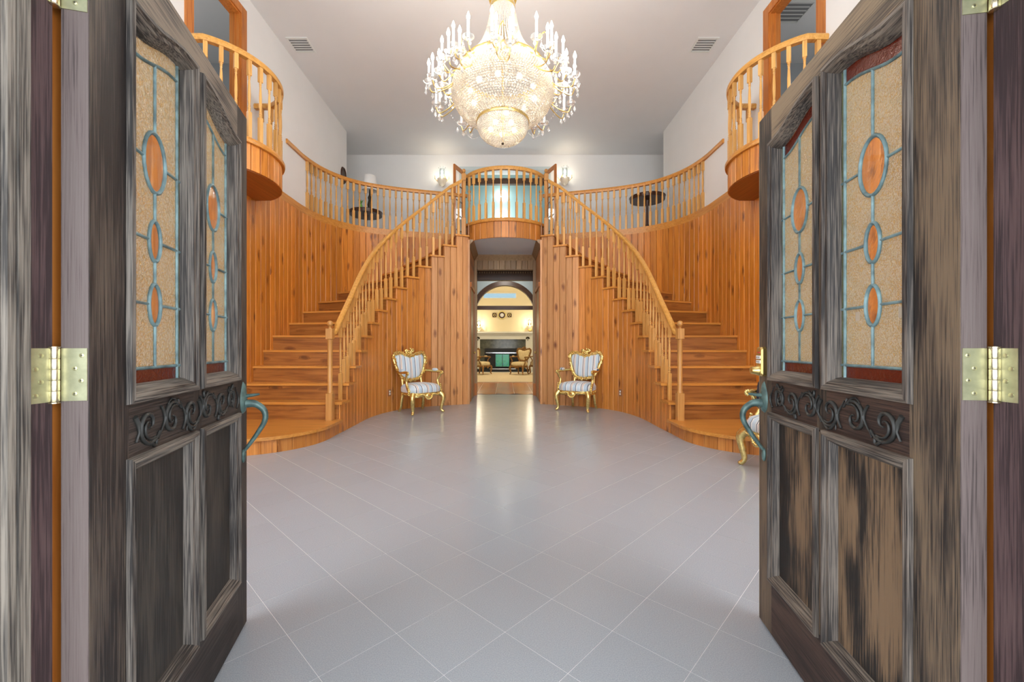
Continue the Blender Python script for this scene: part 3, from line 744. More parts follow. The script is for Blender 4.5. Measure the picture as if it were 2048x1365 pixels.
# ------------------------------------------------------------------ passage under the landing
for sg, nm in ((-1, 'left'), (1, 'right')):
    x0, x1 = sorted((sg*.72, sg*.80))
    w = tag(MB().box(x0, x1, 8.28, Y_HDR, 0, SOFF).build('wall_passage_'+nm, M['pine_pink']), 'pine side wall of the passage, '+('on the side of the lamp table stairs' if sg < 0 else 'on the side of the floral cushion chair stairs'), 'wall', kind='structure')
    # corner board, door casing, closed door and knob
    xf = sg*.72
    def bx(a, b, y0, y1, z0, z1, nme, mat):
        q = sorted((a, b)); return MB().box(q[0], q[1], y0, y1, z0, z1).build(nme, mat, w)
    bx(sg*.695, sg*.80, 8.225, 8.28, 0, SOFF-.02, 'corner_board', M['pine_pink'])
    bx(xf, xf-sg*.02, 8.60, 8.68, 0, 2.36, 'casing_board', M['casing']); bx(xf, xf-sg*.02, 9.50, 9.58, 0, 2.36, 'casing_board', M['casing'])
    bx(xf, xf-sg*.035, 8.56, 9.62, 2.36, 2.46, 'casing_head', M['casing'])
    bx(xf, xf-sg*.006, 8.68, 9.50, 0.01, 2.36, 'door_panel', M['olive'])
    MB().ball((xf-sg*.04, 9.40, 1.0), .028, 10, 7).build('door_knob', M['brass'], w, 50)
    # crown
    MB().sweep([(xf, 8.29, SOFF), (xf, Y_HDR-.002, SOFF)], [(0, 0), (-sg*.10, 0), (-sg*.095, -.02), (-sg*.03, -.09), (-sg*.02, -.12), (0, -.12)]).build('crown_moulding', M['olive'], w, 30)
hw = MB()
HX = .655; HZ = 2.93
hw.box(-3.4, -HX, Y_HDR, Y_HDR+.12, 0, SOFF); hw.box(HX, 3.4, Y_HDR, Y_HDR+.12, 0, SOFF); hw.box(-HX, HX, Y_HDR, Y_HDR+.12, HZ, SOFF)
hw = tag(hw.build('wall_passage_back', M['olive'], origin=(0, Y_HDR, 0)), 'olive stained board wall above the passage opening', 'wall', kind='structure')
pth = Path([(-.655, Y_HDR), (.655, Y_HDR)])
board_run(hw, pth, 0, pth.L, 10, SOFF-.1, HZ+.005, 1, 1, M['olive'], thick=.016)
for sg in (-1, 1):
    q = sorted((sg*HX, sg*(HX+.06))); MB().box(q[0], q[1], Y_HDR-.025, Y_HDR, 0, SOFF-.1).build('casing_board', M['olive'], hw)
    q = sorted((sg*HX, sg*(HX+.065))); MB().box(q[0]-.004, q[1]+.004, Y_HDR-.035, Y_HDR-.025, 0, .28).build('plinth_block', M['casing'], hw)
MB().sweep([(-.72, Y_HDR-.001, SOFF), (.72, Y_HDR-.001, SOFF)], [(0, 0), (.10, 0), (.095, -.02), (.03, -.09), (.02, -.12), (0, -.12)]).build('crown_moulding', M['olive'], hw, 30)

# ------------------------------------------------------------------ room beyond the passage
tag(MB().box(-4, 4, Y_HDR+.1, 19.7, -.1, -.004).build('floor_beyond', M['grout']), 'terracotta tiled floor of the room beyond the passage', 'floor', kind='structure')
fb = bpy.data.objects['floor_beyond']
tm = MB().box(-.222, .222, -.222, .222, 0, .004).mesh('floor_tile')
for iy in range(8):
    for ix in range(-2, 3):
        link('floor_tile', tm, M['terra'], fb, (ix*.45, Y_HDR+.35+iy*.45, -.004))
mw = MB(); mw.box(-1.7, -1.6, Y_HDR+.12, 12, 0, SOFF); mw.box(1.6, 1.7, Y_HDR+.12, 12, 0, SOFF)
tag(mw.build('wall_beyond_hall', M['bluegrey']), 'pale blue-grey walls of the inner hall before the arch', 'wall', kind='structure')
AY = 12.0; AR = .86; AZ = 2.05
am = []
ap = [(-AR, 0)]+[(-AR*math.cos(PI*i/32), AZ+AR*math.sin(PI*i/32)) for i in range(33)]+[(AR, 0)]
full = [(-4, 0), (-4, 5.2), (4, 5.2), (4, 0)]+[(x, z) for x, z in reversed(ap)]
tag(MB().extr([(x, AY, z) for x, z in full], (0, .14, 0)).build('wall_arch', M['bluegrey']), 'blue-grey wall with a round-headed arched opening', 'wall', kind='structure')
t = empty('trim_4', (0, AY, 0), 0, 'dark brown wooden arch trim with a level transom bar', 'arch trim', kind='structure')
po = [((AR+.12)*-math.cos(PI*i/32), AZ+(AR+.12)*math.sin(PI*i/32)) for i in range(33)]
pi_ = [((AR-.01)*-math.cos(PI*i/32), AZ+(AR-.01)*math.sin(PI*i/32)) for i in range(33)]
MB().extr([(x, AY-.03, z) for x, z in po+list(reversed(pi_))], (0, .2, 0)).build('arch_moulding', M['dkwood'], t, 30)
for sg in (-1, 1):
    q = sorted((sg*(AR-.01), sg*(AR+.12))); MB().box(q[0], q[1], AY-.03, AY+.17, 0, AZ).build('arch_jamb', M['dkwood'], t)
MB().box(-AR+.01, AR-.01, AY-.02, AY+.12, 2.205, 2.31).build('transom_bar', M['dkwood'], t)
t = empty('trim_5', (0, 10.4, 2.8), 0, 'dark wooden beam with a row of small dentils behind the passage opening', 'beam', kind='structure')
MB().box(-1.6, 1.6, 10.40, 10.55, 2.79, 3.09).build('beam', M['dkwood'], t)
MB().box(-1.6, 1.6, 10.35, 10.40, 3.02, 3.09).build('cornice_strip', M['dkwood'], t)
dm = MB().box(-.013, .013, -.02, 0, 0, .035).mesh('dentil')
for i in range(26): link('dentil', dm, M['olive'], t, (-.75+i*.06, 10.40, 2.965))
# end wall, with a high window strip
EY = 19.5
m = MB()
m.box(-4, 4, EY, EY+.1, 0, 3.40); m.box(-4, 4, EY, EY+.1, 3.66, 5.2); m.box(-4, -1.02, EY, EY+.1, 3.40, 3.66); m.box(.53, 4, EY, EY+.1, 3.40, 3.66)
m.box(-4.1, -4, AY+.1, EY, 0, 5.2); m.box(4, 4.1, AY+.1, EY, 0, 5.2)
tag(m.build('wall_beyond', M['cream']), 'cream walls of the room with the white fireplace', 'wall', kind='structure')
tag(MB().box(-4.1, 4.1, AY, EY+.1, 5.2, 5.3).build('ceiling_beyond', M['cream']), 'cream ceiling of the room with the white fireplace', 'ceiling', kind='structure')
w2 = empty('window_2', (-.245, EY, 3.40), 0, 'narrow bright high window above the round picture', 'window', kind='structure')
for z in (3.40, 3.635): MB().box(-1.02, .53, EY-.02, EY+.06, z, z+.025).build('window_frame', M['white'], w2)
for x in (-1.02, .505): MB().box(x, x+.025, EY-.02, EY+.06, 3.425, 3.635).build('window_frame', M['white'], w2)
MB().box(-.995, .505, EY+.03, EY+.036, 3.425, 3.635).build('pane', thin_glass('blue_window_pane', (.30, .36, .38)), w2)

# fireplace
fp = empty('fireplace', (-.10, EY, 0), 0, 'white fireplace with a wide mantel shelf and dark marble surround', 'fireplace')
FX = -.10
def fbx(x0, x1, d0, d1, z0, z1, nme, mat): return MB().box(FX+x0, FX+x1, EY-d0, EY-d1, z0, z1).build(nme, mat, fp)
fbx(-1.75, 1.75, .32, 0, 1.77, 1.84, 'mantel_shelf', M['white']); fbx(-1.68, 1.68, .26, 0, 1.70, 1.77, 'mantel_moulding', M['white'])
fbx(-1.55, 1.55, .20, 0, 1.49, 1.70, 'frieze', M['white'])
for sg in (-1, 1):
    q = sorted((sg*1.06, sg*1.45)); fbx(q[0], q[1], .22, 0, 0, 1.70, 'pilaster', M['white'])
    mm = MB(); cxx = FX+sg*1.15
    for a in range(5): mm.ball((cxx+.06*math.cos(a*PI/4), EY-.235, 1.53+.05*math.sin(a*PI/4)), .035, 8, 5)
    mm.box(cxx-.012, cxx+.012, EY-.245, EY-.22, 1.42, 1.53)
    mm.build('rosette', M['bronze'], fp, 40)
fbx(-1.06, 1.06, .12, 0, 1.07, 1.49, 'marble_lintel', M['slate'])
for sg in (-1, 1):
    q = sorted((sg*.85, sg*1.06)); fbx(q[0], q[1], .12, 0, .12, 1.07, 'marble_side', M['slate'])
fbx(-.85, .85, .13, 0, .88, 1.07, 'hood', M['black']); fbx(-.85, .85, .02, 0, .12, .88, 'firebox', M['black'])
fbx(-1.2, 1.2, .5, 0, 0, .12, 'hearth', M['black'])
fbx(-.8, .8, .16, .13, .84, .88, 'trim_bar', M['chrome']); fbx(-.6, .6, .50, .47, .12, .15, 'hearth_bar', M['chrome'])
sc_ = empty('fire_screen', (-.12, EY-.42, .12), 0, 'teal and green stained glass fire screen on the black hearth', 'fire screen')
for i in range(2): MB().box(-.43+i*.32, -.13+i*.32, EY-.43, EY-.415, .24, .80).build('screen_pane', M['stained'], sc_)
for x in (-.45, -.13, .19): MB().box(x, x+.02, EY-.44, EY-.41, .12, .82).build('screen_bar', M['black'], sc_)
for z in (.22, .80): MB().box(-.43, .19, EY-.437, EY-.412, z, z+.02).build('screen_rail', M['black'], sc_)
bw = empty('mantel_bowl', (1.15, EY-.16, 1.84), 0, 'small gilt bowl standing on the white mantel shelf', 'bowl')
MB().lathe([(.05, 0), (.02, .03), (.09, .09), (.11, .12), (.10, .12), (.03, .05)], (1.15, EY-.16, 1.84), 14).build('bowl', M['gold'], bw, 40)
# pictures over the mantel
pr_ = empty('round_picture', (-.14, EY-.03, 2.62), 0, 'round picture in a dark and gold frame above the mantel', 'picture')
def disc(y0, y1, r0, r1, n=28):
    m = MB(); m.lathe([(r0, 0), (r1, 0), (r1, 1), (r0, 1), (r0, 0)] if r0 > 0 else [(r1, 0), (r1, 1)], (0, 0, 0), n, cap=(r0 == 0))
    m.v = [(p[0]-.14, y0+(y1-y0)*p[2], p[1]+2.62) for p in m.v]; return m
disc(EY-.03, EY-.005, .15, .20).build('frame', M['gold'], pr_, 40); disc(EY-.025, EY-.004, .09, .15).build('mat_board', M['mahog'], pr_, 40); disc(EY-.02, EY-.003, 0, .09).build('print', M['white'], pr_, 40)
for sg, nme in ((-1, 'nearer the window end'), (1, 'nearer the gilt bowl')):
    xx = -.14+sg*.35
    p = empty('square_picture', (xx, EY-.03, 2.51), 0, 'small square dark picture with gold medallion beside the round one, '+('over the mantel middle' if sg < 0 else 'nearer the gilt bowl'), 'picture', 'square pictures over the mantel')
    MB().box(xx-.10, xx+.10, EY-.03, EY-.003, 2.52, 2.72).build('frame', M['mahog'], p)
    m = MB(); m.lathe([(.035, 0), (.06, 0), (.06, 1), (.035, 1), (.035, 0)], (0, 0, 0), 20, cap=False); m.v = [(q[0]+xx, EY-.04+.012*q[2], q[1]+2.62) for q in m.v]; m.build('medallion', M['gold'], p, 40)
    for a, b_ in ((-1, -1), (1, -1), (-1, 1), (1, 1)): MB().ball((xx+a*.08, EY-.032, 2.62+b_*.08), .018, 8, 5).build('corner_stud', M['gold'], p, 40)
rug = tag(MB().cbox(-2.2, 2.2, 13.25, 18.2, 0.0, .02, .006).build('area_rug', M['rug']), 'large cream area rug before the white fireplace', 'rug')

# ------------------------------------------------------------------ wall sconces
def sconce(x, y, z, label, group, s=1.0, power=6):
    g = empty('wall_sconce', (x, y, z), 0, label, 'sconce', group)
    m = MB(); m.lathe([(.0, 0), (.06*s, 0), (.05*s, .012), (.0, .014)], (0, 0, 0), 12, cap=False); m.v = [(p[0], -p[2], p[1]) for p in m.v]
    link('back_plate', m.mesh('back_plate', 40), M['brass'], g, world=False)
    m = MB().lathe([(.01*s, -.20*s), (.05*s, -.17*s), (.085*s, -.10*s), (.09*s, -.06*s), (.02*s, -.04*s)], (0, -.11*s, 0), 12)
    link('crystal_bowl', m.mesh('crystal_bowl', 30), M['crystal'], g, world=False)
    m = MB().lathe([(.055*s, -.03*s), (.055*s, .13*s), (.051*s, .13*s), (.051*s, -.03*s)], (0, -.11*s, 0), 14, cap=False)
    link('glass_chimney', m.mesh('glass_chimney', 40), M['clearvase'], g, world=False)
    m = MB().lathe([(.01*s, -.04*s), (.012*s, .03*s), (.022*s, .055*s), (.02*s, .08*s), (.004*s, .11*s)], (0, -.11*s, 0), 10)
    link('bulb', m.mesh('bulb', 60), M['lampglow'], g, world=False)
    for sg in (-1, 1):
        pts = cr([(sg*.02*s, -.05*s, -.05*s), (sg*.07*s, -.10*s, -.10*s), (sg*.12*s, -.12*s, -.06*s), (sg*.13*s, -.12*s, .0)], 5)
        link('arm', MB().tube(pts, .006*s, 6).mesh('arm', 50), M['brass'], g, world=False)
    for k in range(6):
        a = 2*PI*k/6
        m = MB().octa((.06*s*math.cos(a), -.11*s+.06*s*math.sin(a), .15*s), .008*s, .02*s)
        link('prism', m.mesh('prism'), M['pend'], g, world=False)
    for sg in (-1, 1):
        link('pendant', MB().octa((sg*.13*s, -.12*s, -.045*s), .010*s, .028*s).mesh('pendant'), M['pend'], g, world=False)
    l = bpy.data.lights.new('sconce_light', 'POINT'); l.energy = power; l.color = (1, .86, .62); l.shadow_soft_size = .04
    lo = bpy.data.objects.new('sconce_light', l); COL.objects.link(lo); lo.parent = g; lo.location = (0, -.26*s, .05*s)
sconce(-1.58, Y_BACK, 5.42, 'crystal wall sconce with lit candle on the back wall above the lamp table stairs', 'crystal sconces in the upper hall', 1.35, 1.5)
sconce(1.50, Y_BACK, 5.44, 'crystal wall sconce with lit candle on the back wall above the floral cushion chair stairs', 'crystal sconces in the upper hall', 1.35, 1.5)
sconce(-1.22, EY, 2.15, 'lit crystal sconce on the cream wall far from the gilt bowl', 'sconces over the mantel', 1.5, 7)
sconce(1.15, EY, 2.20, 'lit crystal sconce on the cream wall above the gilt bowl', 'sconces over the mantel', 1.5, 7)
for nme, loc, e, col in (('inner_room_fill', (0, 15.5, 4.9), 85, (1, .9, .72)), ('aqua_room_fill', (0, Y_BACK+.65, 4.9), 6, (.95, 1, 1)), ('inner_hall_fill', (0, 11.2, 3.1), 7, (1, .95, .85)), ('side_room_fill', (-4.9, 5.2, 5.0), 7, (1, 1, 1)), ('side_room_fill', (4.9, 5.2, 5.0), 7, (1, 1, 1))):  # unseen fill lights without fixtures, added to brighten these rooms
    l = bpy.data.lights.new(nme, 'POINT'); l.energy = e; l.color = col; l.shadow_soft_size = .15
    o = bpy.data.objects.new(nme, l); COL.objects.link(o); o.location = loc

# ------------------------------------------------------------------ open glazed doors of the upper hall
def glazed_leaf(sg, nme):
    hx, hy = sg*1.05, Y_BACK-.03; fx, fy = sg*1.24, Y_BACK-.48
    L_ = math.hypot(fx-hx, fy-hy); ang = math.atan2(fy-hy, fx-hx)
    d = empty(nme, (hx, hy, H_UP+.01), ang, 'narrow glazed door leaf standing open beside the aqua room, '+('on the lamp table side' if sg < 0 else 'on the pedestal table side'), 'door', kind='structure')
    for u in (0, L_-.07): link('stile', MB().box(u, u+.07, -.02, .02, 0, 2.02).mesh('stile'), M['casing'], d, world=False)
    for z in (0, 1.93): link('door_rail', MB().box(.07, L_-.07, -.02, .02, z, z+.09).mesh('door_rail'), M['casing'], d, world=False)
    for k in range(1, 5): link('muntin', MB().box(.07, L_-.07, -.012, .012, .09+1.84*k/5-.01, .09+1.84*k/5+.01).mesh('muntin'), M['dkwood'], d, world=False)
    for k in range(5): link('pane', MB().box(.07, L_-.07, -.002, .002, .10+1.84*k/5, .08+1.84*(k+1)/5).mesh('pane'), M['pane'], d, world=False)
glazed_leaf(-1, 'door_3'); glazed_leaf(1, 'door_4')

# ------------------------------------------------------------------ grey floor tiles
import itertools
TP = .3; TA = math.radians(46)
uu = Vector((math.cos(TA), math.sin(TA))); vv = Vector((-uu.y, uu.x))
_half = [(0, Y_FRONT0), (WX, Y_FRONT0), (WX, 4.17)]+[tuple(front1.at(front1.L*(1-i/24))) for i in range(25)]+[tuple(inner.at(inner.L*i/30)) for i in range(31)]+[(.74, Y_HDR), (0, Y_HDR)]
def in_room(p):
    x, y = abs(p.x), p.y; c = False; n = len(_half)
    for i in range(n):
        (x1, y1), (x2, y2) = _half[i], _half[(i+1) % n]
        if (y1 > y) != (y2 > y) and x < (x2-x1)*(y-y1)/(y2-y1)+x1: c = not c
    return c
cells = []
for i in range(-40, 60):
    for j in range(-40, 60):
        c = uu*(.58+TP*(i+.5))+vv*(.84+TP*(j+.5))
        if any(in_room(c+uu*a+vv*b_) for a, b_ in ((0, 0), (.14, .14), (.14, -.14), (-.14, .14), (-.14, -.14))): cells.append(c)
def tile_rank(c): return c.length+(8 if (c.y < 1.5 or abs(c.x) > .64*c.y+.35) else 0)
cells.sort(key=tile_rank)
hb = TP/2-.0011
tme = MB().prism([(-hb, -hb), (hb, -hb), (hb, hb), (-hb, hb)], -.0007, 0).mesh('tile')
for c in cells[:300]: link('tile', tme, M['tile'], floor, (c.x, c.y, 0), (0, 0, TA))
m = MB()
for c in cells[300:]:
    m.prism([tuple(c+uu*a+vv*b_) for a, b_ in ((-hb, -hb), (hb, -hb), (hb, hb), (-hb, hb))], -.0007, 0)
if m.v: tag(m.build('tile_field', M['tile'], floor, origin=(0, 3, 0)), kind='stuff')

# ------------------------------------------------------------------ entrance doors
WZ0, WLO, WHI = .99, 1.885, 1.94
def ogee(u, lo_u, hi_u, off=0):          # ogee head of the door lights, low at the stile, high at the mullion
    t = min(1, max(0, (u-lo_u)/(hi_u-lo_u))); t = t*t*(3-2*t); t = t*t*(3-2*t)*.5+t*.5
    return WLO+(WHI-WLO)*t-off
def entrance_door(sg, nme, A, B, label, mats):
    """local frame: x = from hinge to free edge, y = out of the weather face, z = up; sg mirrors y"""
    A = Vector(A); B = Vector(B); d = B-A; ang = math.atan2(d.y, d.x)
    D = empty(nme, (A.x, A.y, .013), ang, label, 'door', kind='structure')
    f = -1 if sg < 0 else 1              # weather face looks to the room's middle: local -y for the left leaf
    T = .045; Hd = 2.03; Wd = .90
    def Bx(u0, u1, n0, n1, z0, z1, name, mat, ch=0, par=None, smooth=None):
        # n measured outwards from the weather face
        y0, y1 = sorted((f*n0, f*n1)); m = MB()
        (m.cbox(u0, u1, y0, y1, z0, z1, ch) if ch else m.box(u0, u1, y0, y1, z0, z1))
        ox = (u0+u1)/2; m.v = [(p[0]-ox, p[1], p[2]-z0) for p in m.v]
        o = link(name, m.mesh(name, smooth), mat, par or D, world=False); o.location = (ox, 0, z0); return o
    def Mesh(m, name, mat, par=None, smooth=None, o=(0, 0, 0)):
        m.v = [(p[0]-o[0], p[1]-o[1], p[2]-o[2]) for p in m.v]
        ob = link(name, m.mesh(name, smooth), mat, par or D, world=False); ob.location = o; return ob
    MS, MX, MP, MT, MM, ME = mats
    def cross(ob, q, test):                 # level members show their own lengthwise grain
        ob.data.materials.append(ME)
        for pl in ob.data.polygons: pl.material_index = 1 if test(pl.index % q) else 0
    # stiles, mullion and rails
    u = [0, .125, .44, .49, .795, .90]
    Bx(0, .125, -T, 0, 0, Hd, 'stile', MS); Bx(.795, Wd, -T, 0, 0, Hd, 'stile', MS)
    Bx(.44, .49, -T, 0, .85, WHI, 'mullion', MS); Bx(.44, .49, -T, 0, .21, .85, 'mullion', MS) if False else None
    Bx(.44, .49, -T, 0, .215, .845, 'mullion', MS)
    Bx(.125, .795, -T, 0, .845, WZ0+.005, 'lock_rail', MX) if False else None
    Bx(.125, .44, -T, 0, .845, WZ0, 'lock_rail', MX); Bx(.49, .795, -T, 0, .845, WZ0, 'lock_rail', MX)
    Bx(.125, .795, -T, 0, 0, .215, 'bottom_rail', MX)
    # thin worn board on the hinge edge
    Bx(-.0015, 0, -T+.001, -.001, 0, Hd, 'edge_board', M['edge'])
    # pale strip on the free edge
    Bx(Wd, Wd+.012, -T, -.004, 0, Hd, 'edge_strip', M['palestrip'])
    # arched top rail
    top = []
    for i in range(13): x = .125+(.44-.125)*i/12; top.append((x, ogee(x, .125, .44)))
    top += [(.49, ogee(.44, .125, .44))]
    for i in range(13): x = .49+(.795-.49)*i/12; top.append((x, ogee(x, .795, .49)))
    poly = [(.125, Hd)]+top+[(.795, Hd)]
    Mesh(MB().extr([(x, 0, z) for x, z in poly], (0, -f*T, 0)), 'top_rail', MT, o=(.46, 0, 1.9))
    # lights and panels
    for w, (ul, uh, lo, hi) in enumerate(((.125, .44, .125, .44), (.49, .795, .795, .49))):
        # moulding ring: an outer bead standing proud and a stepped inner slope
        n = 14
        def ring(ins):
            a, b_ = ul+ins, uh-ins
            pts = [(a, WZ0+ins), (b_, WZ0+ins)]
            for i in range(n+1):
                x = b_+(a-b_)*i/n; pts.append((x, ogee(ul+(uh-ul)*(x-a)/(b_-a), lo, hi, ins)))
            return pts
        levels = [(-.012, .001), (-.010, .012), (0, .014), (.006, .008), (.014, .006), (.020, -.004), (.026, -.012), (.030, -.024)]
        rings = [[(x, f*h, z) for x, z in ring(ins)] for ins, h in levels]
        m = MB(); q = len(rings[0])
        for r in rings: m.v += r
        for a in range(len(rings)-1):
            for i in range(q): j = (i+1) % q; m.f.append((a*q+i, a*q+j, (a+1)*q+j, (a+1)*q+i))
        mo = Mesh(m, 'light_moulding', MM, o=((ul+uh)/2, 0, WZ0)); cross(mo, q, lambda i: i == 0 or 2 <= i < q-1)
        # leaded glass
        GN = -.026
        g0, g1 = ul+.026, uh-.026; uc = (g0+g1)/2
        zb, zs = WZ0+.026, WZ0+.065
        bor = .018
        a, b_ = g0+bor, g1-bor
        ovs = [(1.585, .050, .077), (1.382, .027, .052), (1.217, .027, .053)]
        gz = lambda x, off: ogee(ul+(uh-ul)*(x-g0)/(g1-g0), lo, hi, .028+off)
        TOPB = .045
        def pane(pts, name, mat):
            m = MB().extr([(x, f*GN, z) for x, z in pts], (0, -f*.004, 0)); cx_ = sum(p[0] for p in pts)/len(pts); cz = min(p[1] for p in pts)
            return Mesh(m, name, mat, o=(cx_, 0, cz))
        def came(pts, r=.0035, closed=False):
            return MB().tube([(x, f*(GN+.001), z) for x, z in pts], r, 6, closed)
        top_in = [(a+(b_-a)*i/10, gz(a+(b_-a)*i/10, TOPB)) for i in range(11)]
        main = M['amber'] if sg < 0 else M['amber_fine']
        for side in (-1, 1):
            ex = a if side < 0 else b_
            lv = [None]+ovs+[None]
            for k in range(4):
                up, dn = lv[k], lv[k+1]
                pts = []
                if up is None:
                    seg = [p for p in top_in if (p[0] <= uc+1e-6 if side < 0 else p[0] >= uc-1e-6)]
                    seg = seg if side < 0 else seg[::-1]
                    pts += seg                                     # from outer edge to centre along the head
                else:
                    pts += [(ex, up[0])]+[(uc+side*up[1]*math.cos(PI/2*i/6), up[0]-up[2]*math.sin(PI/2*i/6)) for i in range(7)]
                if dn is None: pts += [(uc, zs), (ex, zs)]
                else: pts += [(uc+side*dn[1]*math.sin(PI/2*i/6), dn[0]+dn[2]*math.cos(PI/2*i/6)) for i in range(7)]+[(ex, dn[0])]
                pane(pts, 'obscure_pane', main)
        for (zc, rx, rz) in ovs: pane([(uc+rx*math.cos(2*PI*i/24), zc+rz*math.sin(2*PI*i/24)) for i in range(24)], 'oval_pane', M['clear'])
        pane([(a, zb), (b_, zb), (b_, zs), (a, zs)], 'border_pane', M['red'])
        pane(top_in+[(x, gz(x, 0)) for x, z in reversed(top_in)], 'border_pane', M['red'] if sg > 0 else main)
        for x0, x1 in ((g0, a), (b_, g1)):
            pane([(x0, zb), (x1, zb), (x1, gz(x1, 0)), (x0, gz(x0, 0))], 'border_pane', M['green'])
        cm = came([(a, zb), (a, gz(a, 0))], .005); c2 = came([(b_, zb), (b_, gz(b_, 0))], .005)
        cm.add(c2.v, c2.f)
        for pts in ([(g0, zs), (g1, zs)], top_in, [(uc, zs), (uc, ovs[2][0]-ovs[2][2])], [(uc, ovs[2][0]+ovs[2][2]), (uc, ovs[1][0]-ovs[1][2])], [(uc, ovs[1][0]+ovs[1][2]), (uc, ovs[0][0]-ovs[0][2])], [(uc, ovs[0][0]+ovs[0][2]), (uc, gz(uc, TOPB))]):
            c2 = came(pts, .0045); cm.add(c2.v, c2.f)
        for (zc, rx, rz) in ovs:
            c2 = came([(uc+rx*math.cos(2*PI*i/28), zc+rz*math.sin(2*PI*i/28)) for i in range(28)], .0055, True); cm.add(c2.v, c2.f)
            for e0, e1 in ((g0, uc-rx), (uc+rx, g1)): c2 = came([(e0, zc), (e1, zc)], .004); cm.add(c2.v, c2.f)
        Mesh(cm, 'lead_came', M['lead'], smooth=60, o=(uc, 0, zb))
        # lower panel with its moulding
        P0, P1 = .215, .845
        Bx(ul, uh, -T+.006, -.016, P0, P1, 'panel', MP)
        levels = [(-.012, .001), (-.010, .012), (0, .014), (.008, .006), (.016, .004), (.022, -.006), (.028, -.0158)]
        m = MB()
        for ins, h in levels: m.v += [(ul+ins, f*h, P0+ins), (uh-ins, f*h, P0+ins), (uh-ins, f*h, P1-ins), (ul+ins, f*h, P1-ins)]
        for aa in range(len(levels)-1):
            for i in range(4): j = (i+1) % 4; m.f.append((aa*4+i, aa*4+j, (aa+1)*4+j, (aa+1)*4+i))
        mo = Mesh(m, 'panel_moulding', MM, o=((ul+uh)/2, 0, P0)); cross(mo, 4, lambda i: i in (0, 2))
    # carved scrollwork on the lock rail
    cz = .917
    def spiral(cx_, cz_, r, turns, a0, dirn=1, n=26):
        return [(cx_+r*(1-.86*i/n)*math.cos(a0+dirn*turns*2*PI*i/n), cz_+r*(1-.86*i/n)*math.sin(a0+dirn*turns*2*PI*i/n)) for i in range(n+1)]
    def stroke(pts, r0):
        n = len(pts); m = MB().tube([(x, f*.003, z) for x, z in pts], [r0*1.25*(.45+.55*math.sin(PI*min(1, (i+1.5)/(n*.9)))) for i in range(n)], 6)
        return m
    cs = MB()
    def addp(pts, r):
        q = stroke(pts, r); cs.add(q.v, q.f)
    for k, x0 in enumerate((.20, .31, .42, .53, .64, .725)):
        dr = 1 if k % 2 else -1; rr = .052 if k < 5 else .038
        addp(spiral(x0, cz-.002*dr, rr, 1.15, PI*.15*dr, dr), .0046)
        addp(spiral(x0+.004, cz, rr*.74, .62, PI*.3*dr, dr, 18), .0032)
        addp([(x0+rr*.6*math.cos(q*.35+k), cz+.044*dr+.010*math.sin(q*.9)) for q in range(-4, 5)], .0036)
        addp([(x0+.055+.018*math.sin(q*.5), cz-.04*dr+q*.010*dr) for q in range(0, 9)], .0036)
    for x0 in (.155, .475, .75): addp([(x0-.012, cz+.03), (x0, cz+.012), (x0+.004, cz-.01), (x0-.008, cz-.03)], .005)
    Mesh(cs, 'carved_scroll', M['carve'], smooth=60, o=(.46, 0, cz))
    # hinges
    for hz in (1.812, 1.054, .30):
        hg = Bx(-.0035, -.0015, -T+.002, -.002, hz-.051, hz+.051, 'hinge', M['hinge'])
        def sub(m, name, mat, sm=None):
            o = link(name, m.mesh(name, sm), mat, hg, world=False); o.location = (-hg.location[0], 0, -hg.location[2]); return o
        # knuckles at the inner corner
        for k in range(5):
            sub(MB().lathe([(.0078, hz-.051+.0206*k), (.0082, hz-.050+.0206*k), (.0082, hz-.032+.0206*k), (.0078, hz-.031+.0206*k)], (-.011, -f*(T+.004), 0), 14), 'knuckle', M['knuckle'], 40)
        for ez in (hz-.055, hz+.051): sub(MB().lathe([(.006, ez), (.009, ez+.001), (.009, ez+.003), (.006, ez+.004)], (-.011, -f*(T+.004), 0), 14), 'pin_cap', M['knuckle'], 40)
        for sx, sz in ((.010, .037), (.021, .012), (.011, -.012), (.021, -.037)):
            m = MB().lathe([(.0042, 0), (.0042, .0012), (.003, .0016)], (0, 0, 0), 12); m.v = [(-p[2]-.0035, p[0]-f*sx, p[1]+hz+sz) for p in m.v]; sub(m, 'screw', M['screw'], 40)
            m = MB().box(-.0055, -.005, -f*sx-.0018, -f*sx+.0018, hz+sz-.0004, hz+sz+.0004); m.box(-.0055, -.005, -f*sx-.0004, -f*sx+.0004, hz+sz-.0018, hz+sz+.0018); sub(m, 'screw_slot', M['slot'])
    # lever handle: leaf plate, swan grip, thumb piece
    hu = .852
    m = MB()
    prof = [(0, .072), (.012, .055), (.026, .025), (.03, -.005), (.024, -.035), (.012, -.05), (0, -.055), (-.012, -.05), (-.024, -.035), (-.03, -.005), (-.026, .025), (-.012, .055)]
    m.v = [(hu+x, f*.001, .90+z) for x, z in prof]+[(hu+x*.8, f*.010, .90+z*.85) for x, z in prof]+[(hu, f*.017, .90)]
    for i in range(12): j = (i+1) % 12; m.f += [(i, j, 12+j, 12+i), (12+i, 12+j, 24)]
    hp = Mesh(m, 'door_handle', M['verdi'], smooth=50, o=(hu, 0, .84))
    pts = cr([(hu, f*.012, .885), (hu+.003, f*.045, .882), (hu+.004, f*.075, .855), (hu+.003, f*.078, .815), (hu, f*.052, .765), (hu-.002, f*.022, .72), (hu-.002, f*.004, .695)], 6)
    n = len(pts); m = MB().tube(pts, [.0145-.009*(i/n) if i > 6 else .017-.003*i/6 for i in range(n)], 10)
    o = link('grip', m.mesh('grip', 60), M['verdi'], hp, world=False); o.location = (-hu, 0, -.84)
